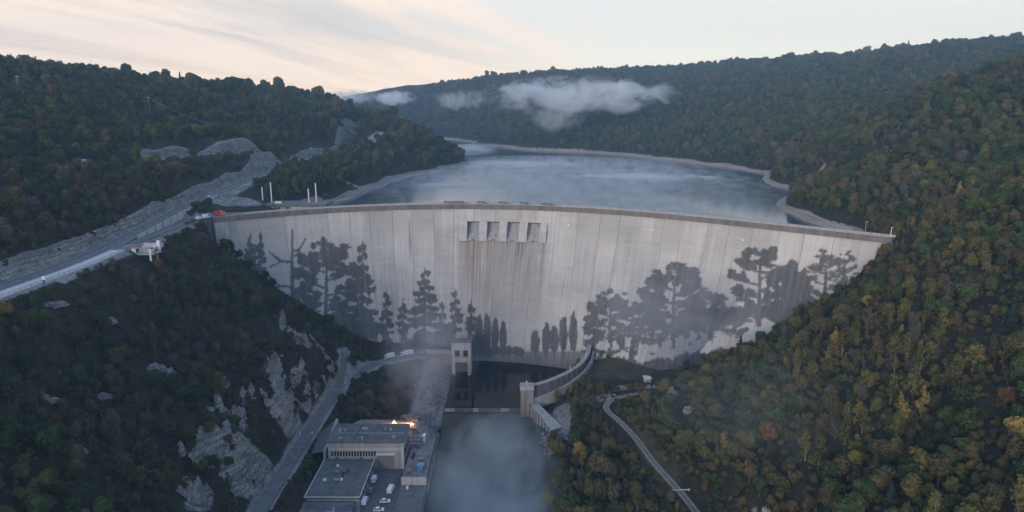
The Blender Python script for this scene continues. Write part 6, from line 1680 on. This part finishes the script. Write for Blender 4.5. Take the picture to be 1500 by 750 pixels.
# ---- the uncounted forest: instances of the same kinds
pc = bpy.data.collections.new('forest_kinds')
for i, kd in enumerate(KINDS):
    o_ = bpy.data.objects.new(f'kind_{i:02d}', joined(kd['crown'], kd['trunk'])); pc.objects.link(o_)
def forest(name, P, label):
    me = bpy.data.meshes.new(name); me.vertices.add(len(P)); me.vertices.foreach_set('co', P[:, :3].astype(np.float32).ravel())
    a = me.attributes.new('kind_id', 'INT', 'POINT'); a.data.foreach_set('value', P[:, 3].astype(np.int32))
    a = me.attributes.new('size', 'FLOAT', 'POINT'); a.data.foreach_set('value', P[:, 4].astype(np.float32))
    a = me.attributes.new('turn', 'FLOAT', 'POINT'); a.data.foreach_set('value', P[:, 5].astype(np.float32))
    o_ = bpy.data.objects.new(name, me); COL.objects.link(o_); me.materials.append(LEAF['olive'])
    g = bpy.data.node_groups.new('scatter_' + name, 'GeometryNodeTree')
    g.interface.new_socket('Geometry', in_out='INPUT', socket_type='NodeSocketGeometry'); g.interface.new_socket('Geometry', in_out='OUTPUT', socket_type='NodeSocketGeometry')
    gi = g.nodes.new('NodeGroupInput'); go = g.nodes.new('NodeGroupOutput')
    ci = g.nodes.new('GeometryNodeCollectionInfo'); ci.inputs['Collection'].default_value = pc; ci.inputs['Separate Children'].default_value = True; ci.inputs['Reset Children'].default_value = True
    ip_ = g.nodes.new('GeometryNodeInstanceOnPoints'); ip_.inputs['Pick Instance'].default_value = True
    def na(nm, ty):
        q = g.nodes.new('GeometryNodeInputNamedAttribute'); q.data_type = ty; q.inputs['Name'].default_value = nm; return [s_ for s_ in q.outputs if s_.enabled and s_.name == 'Attribute'][0]
    cb = g.nodes.new('ShaderNodeCombineXYZ')
    g.links.new(na('turn', 'FLOAT'), cb.inputs[2])
    g.links.new(gi.outputs[0], ip_.inputs['Points']); g.links.new(ci.outputs[0], ip_.inputs['Instance'])
    g.links.new(na('kind_id', 'INT'), ip_.inputs['Instance Index']); g.links.new(cb.outputs[0], ip_.inputs['Rotation']); g.links.new(na('size', 'FLOAT'), ip_.inputs['Scale'])
    g.links.new(ip_.outputs[0], go.inputs[0])
    md = o_.modifiers.new('scatter', 'NODES'); md.node_group = g
    o_['kind'] = 'stuff'; o_['label'] = label; o_['category'] = 'forest'
rs = np.array([KINDS[int(k_)]['shape'] == 'shrub' for k_ in rest[:, 3]])
forest('forest', rest[~rs], 'dense autumn forest covering the valley slopes and far hills')
forest('undergrowth', rest[rs], 'low scrub filling the ground between the trees')

# ================================================================== air
m, t, o = newmat('haze_air'); n = NT(t)
pv = n.n('ShaderNodeVolumePrincipled', {'Color': (0.46, 0.71, 1.0), 'Density': 0.00015, 'Anisotropy': 0.1})
t.links.new(pv.outputs[0], o.inputs['Volume'])
hz = MB().box(-2250, 2250, -300, 2850, -12, 480).build('haze', m); hz['kind'] = 'stuff'; hz['label'] = 'thin blue morning haze filling the valley'

def mist_mat(name, density, scale, thr, soft, col=(0.975, 0.98, 0.99), stretch=(1, 1, 1), flat=0.0, rate=1.0):
    """cloud density: noise minus a falloff towards the edge of the (unit-cube) domain"""
    m, t, o = newmat(name); n = NT(t)
    g = n.n('ShaderNodeTexCoord').outputs['Generated']
    pos = n.n('ShaderNodeNewGeometry').outputs['Position'] if False else n.n('ShaderNodeTexCoord').outputs['Object']
    sp = n.n('ShaderNodeSeparateXYZ'); t.links.new(g, sp.inputs[0])
    def fall(i, p_): return n.m('POWER', n.m('ABSOLUTE', n.m('MULTIPLY_ADD', sp.outputs[i], 2.0, -1.0)), p_)
    r2 = n.m('ADD', n.m('ADD', fall(0, 2.2), fall(1, 2.2)), n.m('ABSOLUTE', sp.outputs[2]) if flat else fall(2, 2.2))
    ns_ = n.noise(n.mapv(pos, stretch), scale, 6, 0.62, 0.9)
    v = n.m('SUBTRACT', n.m('SUBTRACT', n.m('MULTIPLY', ns_, 1.6), thr), n.m('MULTIPLY', r2, soft))
    dn = n.m('MULTIPLY', n.m('MAXIMUM', v, 0.0), density)
    dn = n.m('MULTIPLY', dn, n.rng(r2, 0.85, 1.0, 1.0, 0.0))
    pv = n.n('ShaderNodeVolumePrincipled', {'Color': col, 'Density': dn, 'Anisotropy': 0.2})
    t.links.new(pv.outputs[0], o.inputs['Volume'])
    m.cycles.volume_step_rate = rate * .7
    return m
def mist(name, c, sx, sy, sz_, mat, label, rz=0.0):
    o_ = MB().box(-sx/2, sx/2, -sy/2, sy/2, -sz_/2, sz_/2).build(name, mat)
    o_.location = tuple(map(float, c)); o_.rotation_euler = (0, 0, rz); o_['kind'] = 'stuff'; o_['label'] = label; return o_
c1 = Py(850, 140, 1300); mist('mist_cloud', c1, 400, 100, 84, mist_mat('cloud_a', 0.12, 0.021, 0.50, 0.48, stretch=(1, 1, 1.8)), 'large white mist bank drifting before the far wooded hillside')
c1 = Py(815, 172, 1270); mist('mist_cloud', c1, 120, 70, 70, mist_mat('cloud_b', 0.05, 0.03, 0.46, 0.65), 'pale wisp hanging below the large white mist bank')
c1 = Py(578, 143, 1650); mist('mist_cloud', c1, 110, 60, 44, mist_mat('cloud_c', 0.2, 0.028, 0.42, 0.6, stretch=(1, 1, 1.6)), 'compact white mist puff above the left ridge end')
c1 = Py(512, 141, 1650); mist('mist_cloud', c1, 150, 60, 46, mist_mat('cloud_d', 0.12, 0.026, 0.43, 0.6, stretch=(1, 1, 1.6)), 'ragged mist bank touching the left ridge skyline')
c1 = Py(672, 146, 1600); mist('mist_cloud', c1, 150, 60, 60, mist_mat('cloud_e', 0.08, 0.032, 0.50, 0.6), 'thin torn wisps of mist between the two mist banks')
c1 = Py(690, 690, 285); mist('river_mist', (-6, 255, 10), 84, 210, 26, mist_mat('mist_r', 0.060, 0.045, 0.30, 0.38, flat=1, stretch=(1, .8, .7), col=(0.84, 0.93, 1.0)), 'bluish mist lying over the river')
mist('fire_smoke', (-46, 345, 34), 60, 100, 62, mist_mat('mist_s', 0.026, 0.05, 0.44, 0.55), 'thin smoke drifting up from the fire')
mist('dam_mist', (92, 352, 58), 130, 46, 66, mist_mat('mist_d', 0.032, 0.026, 0.42, 0.6), 'soft mist drifting in front of the right half of the dam')
mist('slope_mist', (95, 235, 55), 110, 90, 44, mist_mat('mist_e', 0.006, 0.03, 0.40, 0.6), 'faint smoke hanging over the right slope trees')
mist('lake_steam', (60, 800, 92), 460, 780, 8.4, mist_mat('mist_l', 0.036, 0.06, 0.55, 0.08, flat=1, stretch=(1, .6, 1), rate=.6), 'thin steam rising in patches from the reservoir')
for i_, (x, y, sx, sy, dn, lab) in enumerate(((150, 775, 190, 110, .10, 'bright white fog sheet lying on the right of the reservoir'), (5, 965, 220, 170, .07, 'pale fog sheet lying on the middle of the reservoir'), (-85, 1380, 130, 420, .05, 'pale fog sheet on the far reach of the reservoir'), (-40, 690, 150, 60, .04, 'thin fog streak on the reservoir near the promontory'))):
    mist('fog_sheet', (x, y, 89.4), sx, sy, 2.6, mist_mat(f'fog_{i_}', dn * 5.0, 0.035, 0.46, 0.42, flat=1, stretch=(.6, 1.6, 1)), lab)  # added volumes whitening the ruffled water, imitating the sky reflected there
